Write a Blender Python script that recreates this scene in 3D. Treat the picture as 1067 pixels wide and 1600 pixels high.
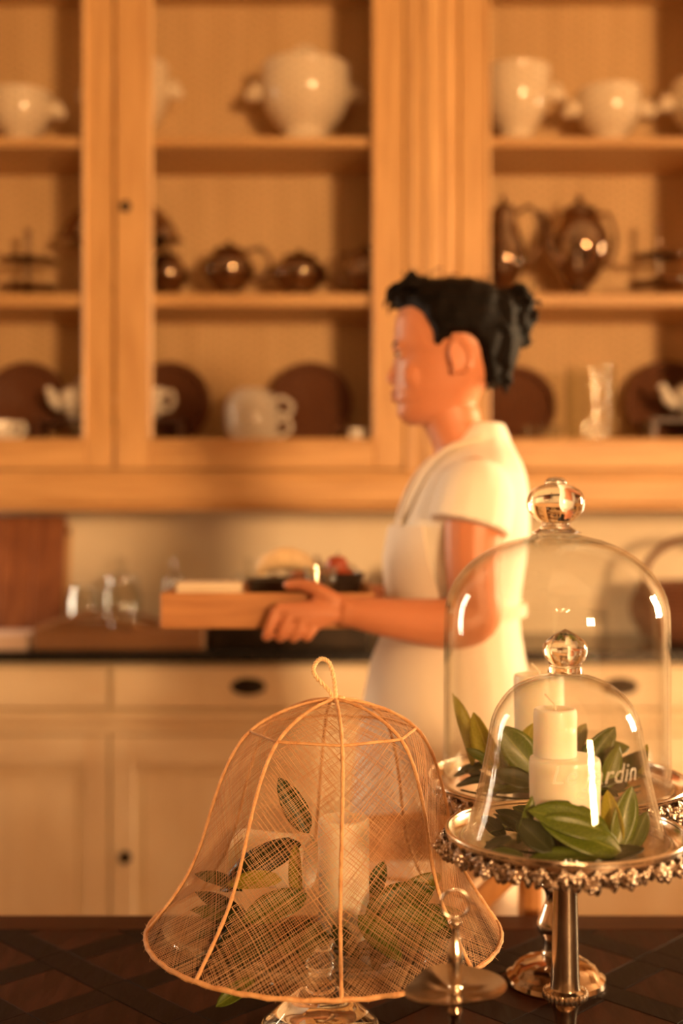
import bpy, bmesh, math, random
from mathutils import Vector, Matrix, Quaternion
from math import sin, cos, pi, radians as R, sqrt, atan2, acos
random.seed(7)
for o in list(bpy.data.objects): bpy.data.objects.remove(o, do_unlink=True)
sc = bpy.context.scene
COL = sc.collection

# ------------------------------------------------------------------ camera
F = 1850.0                       # focal length in pixels of the 1067 x 1600 frame
CAMZ = 1.30
cd = bpy.data.cameras.new('camera'); cam = bpy.data.objects.new('camera', cd); COL.objects.link(cam)
cd.sensor_fit = 'VERTICAL'; cd.sensor_height = 36.0; cd.lens = F / 1600 * 36.0
cam.location = (0, 0, CAMZ); cam.rotation_euler = (R(90), 0, 0)
cd.clip_start = 0.05
cd.dof.use_dof = True; cd.dof.focus_distance = 1.19; cd.dof.aperture_fstop = 2.2; cd.dof.aperture_blades = 0
sc.camera = cam

# ------------------------------------------------------------------ light
w = bpy.data.worlds.new('world'); sc.world = w; w.use_nodes = True
w.node_tree.nodes['Background'].inputs[0].default_value = (0.75, 0.85, 1.0, 1)
w.node_tree.nodes['Background'].inputs[1].default_value = 0.35
def area(name, loc, rot, sx, sy, power, col):
    l = bpy.data.lights.new(name, 'AREA'); l.shape = 'RECTANGLE'; l.size = sx; l.size_y = sy
    l.energy = power; l.color = col
    o = bpy.data.objects.new(name, l); COL.objects.link(o); o.location = loc; o.rotation_euler = rot
    return o
# low evening daylight standing in the windows: one behind the camera to the right, one in the right wall, a small one at the left
area('window_daylight', (2.35, -3.28, 1.75), (R(90), 0, 0), .76, .80, 500, (1.0, 0.56, 0.235))
area('window_daylight', (4.08, 3.18, 1.8), (0, R(90), 0), 1.2, .7, 480, (1.0, 0.68, 0.36))
area('window_daylight', (-2.68, 3.2, 1.7), (0, R(-90), 0), 1.6, .5, 90, (1.0, 0.80, 0.56))
BULB_W = 0.7
sc.view_settings.view_transform = 'Standard'; sc.view_settings.look = 'None'
sc.view_settings.gamma = 1.0; sc.view_settings.use_curve_mapping = False
sc.view_settings.exposure = 0.15
cy = sc.cycles
cy.use_denoising = True; cy.max_bounces = 18; cy.transmission_bounces = 18; cy.transparent_max_bounces = 24
cy.glossy_bounces = 8; cy.diffuse_bounces = 4; cy.sample_clamp_indirect = 6.0; cy.blur_glossy = 0.6

# ------------------------------------------------------------------ helpers
def at(px, py, D):
    return Vector(((px - 533.5) / F * D, D, CAMZ - (py - 800) / F * D))

class MB:
    def __init__(s, weld=0): s.v = []; s.f = []; s.weld = weld
    def add(s, v, f):
        n = len(s.v); s.v += [tuple(p) for p in v]; s.f += [tuple(i + n for i in q) for q in f]; return s
    def box(s, x0, x1, y0, y1, z0, z1, bev=0.0, M=None):
        if bev <= 0:
            v = [(x, y, z) for x in (x0, x1) for y in (y0, y1) for z in (z0, z1)]
            f = [(0,1,3,2),(4,6,7,5),(0,4,5,1),(2,3,7,6),(0,2,6,4),(1,5,7,3)]
        else:
            bev = min(bev, .45*min(x1-x0, y1-y0, z1-z0))
            bm = bmesh.new(); bmesh.ops.create_cube(bm, size=1)
            for q in bm.verts: q.co = Vector(((x0+x1)/2+q.co.x*(x1-x0), (y0+y1)/2+q.co.y*(y1-y0), (z0+z1)/2+q.co.z*(z1-z0)))
            bmesh.ops.bevel(bm, geom=bm.edges[:], offset=bev, segments=1, affect='EDGES', profile=.5)
            bm.verts.index_update(); v = [q.co.copy() for q in bm.verts]; f = [[q.index for q in g.verts] for g in bm.faces]; bm.free()
        if M is not None: v = [M @ Vector(p) for p in v]
        return s.add(v, f)
    def lathe(s, prof, seg=32, c=(0,0,0), M=None, rad=None):
        v = []; f = []; rows = []
        for (r, z) in prof:
            if r < 1e-6:
                rows.append([len(v)]); v.append((c[0], c[1], c[2]+z))
            else:
                row = []
                for k in range(seg):
                    a = 2*pi*k/seg; rr = r*(rad(a, r, z) if rad else 1)
                    row.append(len(v)); v.append((c[0]+rr*cos(a), c[1]+rr*sin(a), c[2]+z))
                rows.append(row)
        for a, b in zip(rows, rows[1:]):
            for k in range(seg):
                i, j = k, (k+1) % seg
                if len(a) == 1 and len(b) == 1: continue
                if len(a) == 1: f.append((a[0], b[j], b[i]))
                elif len(b) == 1: f.append((a[i], a[j], b[0]))
                else: f.append((a[i], a[j], b[j], b[i]))
        if M is not None: v = [M @ Vector(p) for p in v]
        return s.add(v, f)
    def tube(s, pts, rad, seg=8, closed=False, caps=True, flat=None):
        pts = [Vector(p) for p in pts]; n = len(pts)
        if not hasattr(rad, '__len__'): rad = [rad]*n
        tang = []
        for i in range(n):
            a = pts[(i-1) % n] if (closed or i > 0) else pts[i]
            b = pts[(i+1) % n] if (closed or i < n-1) else pts[i]
            t = (b-a); tang.append(t.normalized() if t.length > 1e-9 else Vector((0,0,1)))
        up = Vector((0,0,1)) if abs(tang[0].z) < .9 else Vector((0,1,0))
        nrm = (up - tang[0]*up.dot(tang[0])).normalized()
        v = []; f = []
        for i in range(n):
            if i > 0:
                nrm = nrm - tang[i]*nrm.dot(tang[i])
                if nrm.length < 1e-6: nrm = tang[i].orthogonal()
                nrm.normalize()
            bi = tang[i].cross(nrm)
            for k in range(seg):
                a = 2*pi*k/seg
                v.append(pts[i] + (nrm*cos(a) + bi*sin(a)*(flat or 1))*rad[i])
        m = n if closed else n-1
        for i in range(m):
            j = (i+1) % n
            for k in range(seg):
                l = (k+1) % seg
                f.append((i*seg+k, i*seg+l, j*seg+l, j*seg+k))
        if caps and not closed:
            f.append(tuple(range(seg-1, -1, -1))); f.append(tuple((n-1)*seg+k for k in range(seg)))
        return s.add(v, f)
    def loft(s, rings, caps=True, closed=True):
        n = len(rings[0]); v = [p for r in rings for p in r]; f = []
        for i in range(len(rings)-1):
            for k in range(n if closed else n-1):
                l = (k+1) % n
                f.append((i*n+k, i*n+l, (i+1)*n+l, (i+1)*n+k))
        if caps:
            f.append(tuple(range(n-1, -1, -1))); f.append(tuple((len(rings)-1)*n+k for k in range(n)))
        return s.add(v, f)
    def ell(s, c, r, seg=16, rings=10, M=None):
        prof = [(sin(pi*i/rings), -cos(pi*i/rings)) for i in range(rings+1)]
        prof[0] = (0, -1); prof[-1] = (0, 1)
        m = Matrix.Translation(Vector(c)) @ (M or Matrix.Identity(4)) @ Matrix.Diagonal((r[0], r[1], r[2], 1))
        return s.lathe(prof, seg, M=m)
    def prism(s, poly, y0, y1, M=None):       # polygon in (x,z), extruded along y
        n = len(poly)
        v = [(x, y0, z) for x, z in poly] + [(x, y1, z) for x, z in poly]
        f = [tuple(range(n)), tuple(range(2*n-1, n-1, -1))] + [(i, i+n, (i+1) % n + n, (i+1) % n) for i in range(n)]
        if M is not None: v = [M @ Vector(p) for p in v]
        return s.add(v, f)
    def mesh(s, name, mat=None, sharp=35, recalc=True):
        me = bpy.data.meshes.new(name); me.from_pydata(s.v, [], s.f)
        if recalc:
            bm = bmesh.new(); bm.from_mesh(me)
            if getattr(s, 'weld', 0): bmesh.ops.remove_doubles(bm, verts=bm.verts[:], dist=1e-6)
            bmesh.ops.recalc_face_normals(bm, faces=bm.faces[:]); bm.to_mesh(me); bm.free()
        for p in me.polygons: p.use_smooth = True
        if sharp: me.set_sharp_from_angle(angle=R(sharp))
        if mat: me.materials.append(mat)
        return me
    def build(s, name, mat, parent=None, loc=None, sharp=35, recalc=True):
        return put(name, s.mesh(name, mat, sharp, recalc), parent, loc)

def put(name, me, parent=None, loc=None):
    o = bpy.data.objects.new(name, me); COL.objects.link(o)
    if parent: o.parent = parent
    if loc is not None: o.location = loc
    return o
def tag(o, label=None, cat=None, group=None, kind=None):
    if label: o['label'] = label
    if cat: o['category'] = cat
    if group: o['group'] = group
    if kind: o['kind'] = kind
    return o
def thing(name, label, cat, loc=(0,0,0), rz=0, group=None):
    o = bpy.data.objects.new(name, None); COL.objects.link(o); o.empty_display_size = .05
    o.location = loc; o.rotation_euler = (0, 0, rz)
    return tag(o, label, cat, group)
def struct(o): o['kind'] = 'structure'; return o
def copy_tree(o, parent=None):
    c = o.copy(); COL.objects.link(c); c.parent = parent
    for ch in [x for x in o.children]: copy_tree(ch, c)
    return c
def bez(pts, n=24):                # Catmull-Rom through the points
    P = [Vector(p) for p in pts]; out = []
    for i in range(len(P)-1):
        a = P[max(i-1, 0)]; b = P[i]; c = P[i+1]; d = P[min(i+2, len(P)-1)]
        for k in range(n):
            t = k/n
            out.append(.5*((2*b) + (c-a)*t + (2*a-5*b+4*c-d)*t*t + (3*b-a-3*c+d)*t**3))
    out.append(P[-1]); return out
def smoothprof(pts, n=6): return [(max(p.x, 0), p.y) for p in bez([(r, z, 0) for r, z in pts], n)]

# ------------------------------------------------------------------ materials
MATS = {}
def new_mat(name):
    m = bpy.data.materials.new(name); m.use_nodes = True; MATS[name] = m
    return m, m.node_tree.nodes, m.node_tree.links, m.node_tree.nodes['Principled BSDF']
def mat(name, c1, c2=None, rough=.5, metal=0.0, scale=8.0, stretch=(1,1,1), bump=0.0, bscale=None, detail=4,
        sss=0.0, sssr=.02, coat=0.0, spec=.5, ramp=(.35, .65), obrand=0.0, rough2=None, trans=0.0):
    m, N, L, b = new_mat(name)
    b.inputs['Roughness'].default_value = rough; b.inputs['Metallic'].default_value = metal
    b.inputs['Specular IOR Level'].default_value = spec; b.inputs['Coat Weight'].default_value = coat
    b.inputs['Coat Roughness'].default_value = .08
    if sss: b.inputs['Subsurface Weight'].default_value = sss; b.inputs['Subsurface Radius'].default_value = (sssr, sssr*.6, sssr*.35); b.inputs['Subsurface Scale'].default_value = 1.0
    tc = N.new('ShaderNodeTexCoord'); mp = N.new('ShaderNodeMapping'); L.new(tc.outputs['Object'], mp.inputs[0])
    mp.inputs['Scale'].default_value = stretch
    nz = N.new('ShaderNodeTexNoise'); nz.inputs['Scale'].default_value = scale; nz.inputs['Detail'].default_value = detail
    L.new(mp.outputs[0], nz.inputs['Vector'])
    if c2 is None: c2 = c1
    rp = N.new('ShaderNodeValToRGB'); e = rp.color_ramp.elements
    e[0].position = ramp[0]; e[1].position = ramp[1]; e[0].color = (*c1, 1); e[1].color = (*c2, 1)
    L.new(nz.outputs['Fac'], rp.inputs[0]); out = rp.outputs[0]
    if obrand:
        oi = N.new('ShaderNodeObjectInfo'); hv = N.new('ShaderNodeHueSaturation')
        mr = N.new('ShaderNodeMapRange'); mr.inputs[3].default_value = 1-obrand; mr.inputs[4].default_value = 1+obrand
        L.new(oi.outputs['Random'], mr.inputs[0]); L.new(mr.outputs[0], hv.inputs['Value']); L.new(out, hv.inputs['Color']); out = hv.outputs[0]
    L.new(out, b.inputs['Base Color'])
    if rough2 is not None:
        r2 = N.new('ShaderNodeMapRange'); r2.inputs[1].default_value = .3; r2.inputs[2].default_value = .7
        r2.inputs[3].default_value = rough; r2.inputs[4].default_value = rough2
        L.new(nz.outputs['Fac'], r2.inputs[0]); L.new(r2.outputs[0], b.inputs['Roughness'])
    if bump:
        n2 = N.new('ShaderNodeTexNoise'); n2.inputs['Scale'].default_value = bscale or scale*4; n2.inputs['Detail'].default_value = 3
        L.new(mp.outputs[0], n2.inputs['Vector'])
        bp = N.new('ShaderNodeBump'); bp.inputs['Strength'].default_value = bump; bp.inputs['Distance'].default_value = .004
        L.new(n2.outputs['Fac'], bp.inputs['Height']); L.new(bp.outputs[0], b.inputs['Normal'])
    return m
def wicker_mat(name, c1, c2, sc_=160):
    m, N, L, b = new_mat(name); b.inputs['Roughness'].default_value = .6
    tc = N.new('ShaderNodeTexCoord')
    ch = N.new('ShaderNodeTexBrick'); ch.inputs['Scale'].default_value = sc_; ch.inputs['Color1'].default_value = (*c1, 1)
    ch.inputs['Color2'].default_value = (*c2, 1); ch.inputs['Mortar'].default_value = (c1[0]*.3, c1[1]*.3, c1[2]*.3, 1); ch.inputs['Mortar Size'].default_value = .03
    mp = N.new('ShaderNodeMapping'); mp.inputs['Rotation'].default_value = (R(90), 0, 0); L.new(tc.outputs['Object'], mp.inputs[0]); L.new(mp.outputs[0], ch.inputs['Vector'])
    L.new(ch.outputs['Color'], b.inputs['Base Color'])
    bp = N.new('ShaderNodeBump'); bp.inputs['Strength'].default_value = .6; bp.inputs['Distance'].default_value = .003; bp.invert = True
    L.new(ch.outputs['Fac'], bp.inputs['Height']); L.new(bp.outputs[0], b.inputs['Normal'])
    return m
def glass_mat(name, tint=(1,1,1), ior=1.47, rough=0.0):
    m, N, L, b = new_mat(name)
    b.inputs['Base Color'].default_value = (*tint, 1); b.inputs['Transmission Weight'].default_value = 1
    b.inputs['IOR'].default_value = ior; b.inputs['Roughness'].default_value = rough
    return m
def thin_glass_mat(name, tint=(1,1,1), edge=(.72,.80,.74), f0=.04, power=5.0):
    # thin-walled glass: Schlick mix of straight transmission and mirror reflection, greener where the wall is seen edge-on
    m, N, L, b = new_mat(name); N.remove(b)
    lw = N.new('ShaderNodeLayerWeight'); lw.inputs[0].default_value = .5
    pw = N.new('ShaderNodeMath'); pw.operation = 'POWER'; pw.inputs[1].default_value = power; L.new(lw.outputs['Facing'], pw.inputs[0])
    ma = N.new('ShaderNodeMath'); ma.operation = 'MULTIPLY_ADD'; ma.inputs[1].default_value = 1-f0; ma.inputs[2].default_value = f0; L.new(pw.outputs[0], ma.inputs[0])
    p3 = N.new('ShaderNodeMath'); p3.operation = 'POWER'; p3.inputs[1].default_value = 3; L.new(lw.outputs['Facing'], p3.inputs[0])
    mc = N.new('ShaderNodeMixRGB'); L.new(p3.outputs[0], mc.inputs[0]); mc.inputs[1].default_value = (*tint, 1); mc.inputs[2].default_value = (*edge, 1)
    t = N.new('ShaderNodeBsdfTransparent'); L.new(mc.outputs[0], t.inputs[0])
    g = N.new('ShaderNodeBsdfGlossy'); g.inputs['Roughness'].default_value = .0
    mx = N.new('ShaderNodeMixShader'); L.new(ma.outputs[0], mx.inputs[0]); L.new(t.outputs[0], mx.inputs[1]); L.new(g.outputs[0], mx.inputs[2])
    L.new(mx.outputs[0], N['Material Output'].inputs[0]); return m
def emit_mat(name, col, s):
    m, N, L, b = new_mat(name); b.inputs['Base Color'].default_value = (*col, 1)
    b.inputs['Emission Color'].default_value = (*col, 1); b.inputs['Emission Strength'].default_value = s
    return m

oak = mat('pale_oak', (.55,.31,.12), (.70,.43,.185), rough=.45, scale=5, stretch=(9,9,.7), bump=.12, bscale=30)
oakh = mat('pale_oak_across', (.55,.31,.12), (.70,.43,.185), rough=.45, scale=5, stretch=(.7,9,9), bump=.12, bscale=30)
oakin = mat('cabinet_lining', (.60,.39,.18), (.70,.47,.23), rough=.6, scale=3, stretch=(4,4,.6))
cream = mat('cream_paint', (.88,.74,.53), (.95,.84,.64), rough=.5, scale=3.5, stretch=(3,3,1), bump=.05)
creamh = mat('cream_paint_across', (.88,.74,.53), (.95,.84,.64), rough=.5, scale=3.5, stretch=(1,3,3), bump=.05)
stone = mat('black_stone', (.008,.008,.008), (.02,.018,.017), rough=.22, scale=30)
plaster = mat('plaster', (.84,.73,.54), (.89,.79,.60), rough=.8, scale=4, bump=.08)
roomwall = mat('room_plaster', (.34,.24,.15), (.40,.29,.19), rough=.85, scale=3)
iron = mat('dark_iron', (.02,.014,.01), (.045,.03,.02), rough=.45, metal=.7, scale=20)
porc = mat('ivory_porcelain', (.82,.69,.50), (.87,.75,.56), rough=.12, scale=5, coat=.5)
porcw = mat('white_porcelain', (.86,.83,.76), (.9,.87,.8), rough=.12, scale=5, coat=.5)
silver = mat('old_silver', (.60,.50,.40), (.78,.68,.56), rough=.13, metal=1, scale=14, rough2=.26)
silverdk = mat('tarnished_silver', (.30,.21,.15), (.56,.44,.34), rough=.03, metal=1, scale=10, rough2=.09)
silverrel = mat('chased_silver', (.40,.30,.23), (.80,.70,.60), rough=.2, metal=1, scale=160, bump=.5, bscale=300, rough2=.32)
wick = wicker_mat('brown_wicker', (.27,.10,.04), (.18,.065,.026))
wickl = wicker_mat('tan_wicker', (.42,.21,.08), (.33,.15,.055), 110)
darkwood = mat('dark_wood', (.055,.018,.008), (.11,.038,.016), rough=.4, scale=6, stretch=(1,8,8))
redwood = mat('red_brown_wood', (.20,.06,.018), (.34,.12,.04), rough=.45, scale=6, stretch=(6,6,1))
parq = mat('parquet_square', (.020,.0055,.0022), (.038,.011,.004), rough=.42, scale=9, stretch=(7,1,1), obrand=.25, bump=.08, rough2=.6, spec=.10)
parqd = mat('parquet_strip', (.006,.002,.001), (.011,.0035,.0016), rough=.42, scale=9, stretch=(7,1,1), obrand=.25, bump=.08, rough2=.6, spec=.10)
tabrim = mat('table_border_wood', (.032,.008,.003), (.052,.014,.005), rough=.42, scale=8, stretch=(1,9,9), bump=.08, spec=.15)
chairwood = mat('honey_wood', (.36,.15,.045), (.50,.23,.075), rough=.4, scale=7, stretch=(8,8,1))
traywood = mat('acacia_wood', (.40,.17,.06), (.55,.26,.10), rough=.45, scale=7, stretch=(1,8,8))
floorwood = mat('floor_boards', (.16,.08,.035), (.26,.13,.06), rough=.5, scale=5, stretch=(8,1,8), obrand=.15)
clear = glass_mat('clear_glass', (.985,1,.99))
jarglass = thin_glass_mat('jar_glass', (.96,.96,.93), edge=(.8,.82,.76), f0=.12, power=3.0)
vaseglass = thin_glass_mat('vase_glass', (.96,.96,.93), edge=(.85,.86,.8), f0=.04)
shellglass = thin_glass_mat('dome_glass', (.995,.995,.99), edge=(.94,.97,.95), power=4.4)
pane = thin_glass_mat('window_glass')
frost = mat('etched_frost', (.95,.92,.86), rough=.6)
def half_clear(m, k):
    N, L = m.node_tree.nodes, m.node_tree.links; b = N['Principled BSDF']; t = N.new('ShaderNodeBsdfTransparent'); x = N.new('ShaderNodeMixShader')
    x.inputs[0].default_value = k; L.new(t.outputs[0], x.inputs[1]); L.new(b.outputs[0], x.inputs[2]); L.new(x.outputs[0], N['Material Output'].inputs[0])
half_clear(frost, .26)
wax = mat('ivory_wax', (.93,.85,.70), (.96,.89,.76), rough=.4, scale=12, sss=.5, sssr=.02, coat=.1)
waxp = mat('peach_wax', (.95,.82,.66), (.97,.87,.73), rough=.42, scale=12, sss=.5, sssr=.02)
wickm = mat('candle_wick', (.75,.68,.55), rough=.8)
raffia = mat('raffia_cord', (.62,.31,.13), (.78,.46,.22), rough=.65, scale=90, stretch=(1,1,1), bump=.4, bscale=400)
thread = mat('raffia_thread', (.78,.45,.22), (.92,.64,.37), rough=.55, scale=40, sss=.0)
def translucent(m, k):
    N, L = m.node_tree.nodes, m.node_tree.links; b = N['Principled BSDF']; t = N.new('ShaderNodeBsdfTranslucent'); x = N.new('ShaderNodeMixShader')
    src = b.inputs['Base Color'].links[0].from_socket; L.new(src, t.inputs[0])
    x.inputs[0].default_value = k; L.new(b.outputs[0], x.inputs[1]); L.new(t.outputs[0], x.inputs[2]); L.new(x.outputs[0], N['Material Output'].inputs[0])
translucent(thread, .35)
rope = mat('twisted_cord', (.80,.55,.30), (.90,.68,.42), rough=.7, scale=90)
skin = mat('skin', (.60,.235,.115), (.66,.27,.14), rough=.45, scale=6, sss=.25, sssr=.01)
lipm = mat('lips', (.52,.17,.11), rough=.4)
hairm = mat('black_hair', (.002,.0013,.001), (.007,.0035,.002), rough=.6, spec=.12, scale=22, stretch=(1,1,6), bump=.7, bscale=70)
cloth = mat('white_cotton', (.90,.85,.76), (.94,.90,.82), rough=.8, scale=9, bump=.15, bscale=40)
apronm = mat('linen_apron', (.90,.80,.67), (.93,.84,.72), rough=.85, scale=9, bump=.2, bscale=60)
eyew = mat('eye_white', (.8,.76,.7), rough=.2); eyed = mat('eye_iris', (.03,.015,.01), rough=.2)
shoem = mat('black_leather', (.02,.015,.012), rough=.4)
paper = mat('book_cover', (.72,.55,.45), (.78,.62,.52), rough=.6)
paper2 = mat('book_pages', (.8,.72,.58), rough=.8, scale=60, stretch=(.1,.1,9), c2=(.7,.6,.45))
bread = mat('pale_bread', (.80,.60,.34), (.88,.70,.45), rough=.7, scale=14, bump=.2)
linen = mat('folded_linen', (.80,.68,.50), (.85,.74,.57), rough=.9, scale=20, bump=.2)
darkc = mat('dark_stoneware', (.02,.013,.010), (.05,.03,.02), rough=.3, scale=14)
fruitm = mat('red_fruit', (.40,.06,.03), (.52,.12,.05), rough=.35, scale=12)
brass = mat('brass', (.55,.38,.16), rough=.25, metal=1)

def leaf_mat(name, top, top2, under, vein):
    m, N, L, b = new_mat(name); b.inputs['Roughness'].default_value = .38; b.inputs['Coat Weight'].default_value = .08
    uv = N.new('ShaderNodeUVMap'); sp = N.new('ShaderNodeSeparateXYZ'); L.new(uv.outputs[0], sp.inputs[0])
    def mth(op, a, b_=None, c=None):
        n = N.new('ShaderNodeMath'); n.operation = op
        for i, x in enumerate((a, b_, c)):
            if x is None: continue
            if isinstance(x, (int, float)): n.inputs[i].default_value = x
            else: L.new(x, n.inputs[i])
        return n.outputs[0]
    u = mth('ABSOLUTE', mth('SUBTRACT', sp.outputs['X'], .5))
    mid = mth('LESS_THAN', u, .022)
    fr = mth('FRACT', mth('MULTIPLY', mth('SUBTRACT', sp.outputs['Y'], mth('MULTIPLY', u, .55)), 9))
    side = mth('MULTIPLY', mth('LESS_THAN', fr, .07), .35)
    vn = mth('MAXIMUM', mid, side)
    nz = N.new('ShaderNodeTexNoise'); nz.inputs['Scale'].default_value = 60; tc = N.new('ShaderNodeTexCoord'); L.new(tc.outputs['Object'], nz.inputs['Vector'])
    rp = N.new('ShaderNodeValToRGB'); rp.color_ramp.elements[0].position = .35; rp.color_ramp.elements[1].position = .65
    rp.color_ramp.elements[0].color = (*top, 1); rp.color_ramp.elements[1].color = (*top2, 1); L.new(nz.outputs['Fac'], rp.inputs[0])
    mx = N.new('ShaderNodeMixRGB'); L.new(vn, mx.inputs[0]); L.new(rp.outputs[0], mx.inputs[1]); mx.inputs[2].default_value = (*vein, 1)
    oi = N.new('ShaderNodeObjectInfo'); hv = N.new('ShaderNodeHueSaturation'); mr = N.new('ShaderNodeMapRange'); mr.inputs[3].default_value = .7; mr.inputs[4].default_value = 1.35
    L.new(oi.outputs['Random'], mr.inputs[0]); L.new(mr.outputs[0], hv.inputs['Value']); L.new(mx.outputs[0], hv.inputs['Color'])
    L.new(hv.outputs[0], b.inputs['Base Color'])
    tr = N.new('ShaderNodeBsdfTranslucent'); L.new(hv.outputs[0], tr.inputs[0])
    ms = N.new('ShaderNodeMixShader'); ms.inputs[0].default_value = .32; L.new(b.outputs[0], ms.inputs[1]); L.new(tr.outputs[0], ms.inputs[2])
    L.new(ms.outputs[0], N['Material Output'].inputs[0])
    return m
leafg = leaf_mat('green_leaf', (.058,.092,.006), (.115,.165,.012), None, (.20,.24,.04))
leafd = leaf_mat('dark_green_leaf', (.020,.034,.006), (.042,.060,.010), None, (.085,.10,.025))
leafy = leaf_mat('yellow_green_leaf', (.24,.22,.02), (.36,.31,.04), None, (.44,.38,.09))

# ================================================================== the room
XL, XR, YB, YF, ZC = -2.6, 4.0, -3.2, 3.60, 3.2
fl = struct(MB().box(XL-.1, XR+.1, YB-.1, YF+.1, -.14, -.02).build('floor', darkwood))
bw = .14; k = 0
plank = {}
x = XL
while x < XR - .001:
    x1 = min(x+bw, XR); key = round(x1-x, 4)
    if key not in plank: plank[key] = MB().box(0, key-.003, YB, YF, -.02, 0, .0015).mesh('board', floorwood)
    put('board', plank[key], fl, (x, 0, 0)); x += bw
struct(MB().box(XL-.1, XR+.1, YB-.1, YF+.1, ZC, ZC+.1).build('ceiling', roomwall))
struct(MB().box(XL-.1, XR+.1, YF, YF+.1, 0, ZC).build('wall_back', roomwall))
WN = [0]
def wall_with_windows(name, M, a0, a1, wins):
    # wall built along local y from a0 to a1, local x = thickness 0 to .1 (outside); M places it
    m = MB(); y = a0
    for wy0, wy1, wz0, wz1 in wins:
        m.box(0, .1, y, wy0, 0, ZC).box(0, .1, wy0, wy1, 0, wz0).box(0, .1, wy0, wy1, wz1, ZC); y = wy1
    m.box(0, .1, y, a1, 0, ZC)
    m.v = [tuple(M @ Vector(q)) for q in m.v]
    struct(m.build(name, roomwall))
    for wy0, wy1, wz0, wz1 in wins:
        WN[0] += 1
        root = bpy.data.objects.new('window_%d' % WN[0], None); COL.objects.link(root); struct(root)
        root.matrix_world = M @ Matrix.Translation((.05, (wy0+wy1)/2, wz0))
        W = wy1-wy0; H = wz1-wz0; t = .04
        fr = MB().box(-.04, .04, -W/2, -W/2+t, 0, H, .004).box(-.04, .04, W/2-t, W/2, 0, H, .004).box(-.04, .04, -W/2+t, W/2-t, 0, t, .004).box(-.04, .04, -W/2+t, W/2-t, H-t, H, .004)
        fr.build('window_frame', cream, root)
        ny, nz = 3, 2
        for i in range(1, ny):
            yy = -W/2 + W*i/ny; MB().box(-.02, .02, yy-.014, yy+.014, t, H-t, .003).build('glazing_bar', cream, root)
        for i in range(1, nz):
            zz = H*i/nz; MB().box(-.018, .018, -W/2+t, W/2-t, zz-.012, zz+.012, .003).build('glazing_bar', cream, root)
        for i in range(ny):
            for j in range(nz):
                ya = max(-W/2+W*i/ny+.014, -W/2+t); yb_ = min(-W/2+W*(i+1)/ny-.014, W/2-t); za = max(H*j/nz+.012, t); zb = min(H*(j+1)/nz-.012, H-t)
                MB().box(-.002, .002, ya, yb_, za, zb).build('pane', pane, root)
wall_with_windows('wall_right', Matrix.Translation((XR,0,0)), YB, YF, [(2.83, 3.53, 1.2, 2.4)])
wall_with_windows('wall_left', Matrix.Translation((XL,0,0)) @ Matrix.Rotation(pi, 4, 'Z'), -YF, -YB, [(-3.45, -2.95, .9, 2.5)])
wall_with_windows('wall_front', Matrix.Translation((0,YB,0)) @ Matrix.Rotation(-pi/2, 4, 'Z'), XL-.1, XR+.1, [(1.95, 2.75, 1.33, 2.17)])

# chandelier hanging behind the camera (seen only in reflections)
ch = thing('chandelier', 'brass chandelier with lit candle bulbs hanging from the ceiling', 'chandelier', (.10, -1.15, 2.05))
MB().tube([(0,0,.15),(0,0,ZC-2.05)], .008).build('rod', brass, ch)
MB().lathe(smoothprof([(0,-.12),(.03,-.1),(.015,-.04),(.05,.02),(.02,.1),(.012,.16),(0,.17)]), 20).build('column', brass, ch)
bulbm = emit_mat('bulb_glow', (1.0, .62, .28), 200)
for i in range(6):
    a = 2*pi*i/6 + .3
    d = Vector((cos(a), sin(a), 0))
    MB().tube(bez([d*.03+Vector((0,0,-.02)), d*.15+Vector((0,0,-.10)), d*.27+Vector((0,0,-.05)), d*.30+Vector((0,0,.02))], 6), .006, 6).build('arm', brass, ch)
    MB().lathe([(0,0),(.03,.005),(.032,.012),(.011,.014),(.011,.09),(0,.092)], 14, d*.30+Vector((0,0,.02))).build('candle_sleeve', wax, ch)
    MB().lathe(smoothprof([(0,0),(.013,.015),(.017,.035),(.009,.06),(0,.075)], 4), 12, d*.30+Vector((0,0,.113))).build('bulb', bulbm, ch)
    l = bpy.data.lights.new('bulb_light', 'POINT'); l.energy = BULB_W; l.color = (1.0, .47, .17); l.shadow_soft_size = .02
    lo = bpy.data.objects.new('bulb_light', l); COL.objects.link(lo); lo.parent = ch; lo.location = d*.30+Vector((0,0,.16)) + d*.0 + Vector((0,0,.06))

# ================================================================== display cabinet (upper part)
YC = 3.22                                    # front plane of the doors
def X3(px): return (px-533.5)/F*YC
def Z3(py): return CAMZ - (py-800)/F*YC
ZTOP = 3.0; ZB = Z3(737); YBK = 3.55
cab = thing('display_cabinet', 'tall pale oak display cabinet with wire mesh doors and filled shelves', 'cabinet', (.2454, YC, 1.304))
def cbox(name, m, x0, x1, y0, y1, z0, z1, bev=.003, parent=None):
    o = cab.location
    return MB().box(x0-o.x, x1-o.x, y0-o.y, y1-o.y, z0-o.z, z1-o.z, bev).build(name, m, parent or cab)
CX0, CX1 = -1.56, 2.05
PIL0, PIL1 = X3(633), X3(716)
cbox('back_panel', oakin, CX0, CX1, YBK-.012, YBK, ZB, ZTOP, 0)
cbox('side_panel', oak, CX0, CX0+.03, YC+.03, YBK-.012, ZB, ZTOP)
cbox('side_panel', oak, CX1-.03, CX1, YC+.03, YBK-.012, ZB, ZTOP)
cbox('divider', oak, .2304, .2604, YC+.03, YBK-.012, ZB, ZTOP)
cbox('top_panel', oakin, CX0, CX1, YC+.03, YBK-.012, 2.81, 2.83)
ZS0 = 1.490
cbox('bottom_panel', oakin, CX0, CX1, YC+.03, YBK-.012, ZB, ZS0)
YSH = 3.25
zs = lambda py: CAMZ - (py-800)/F*YSH
ZS2, ZS1 = zs(213), zs(458)                  # tops of the two shelves
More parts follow.
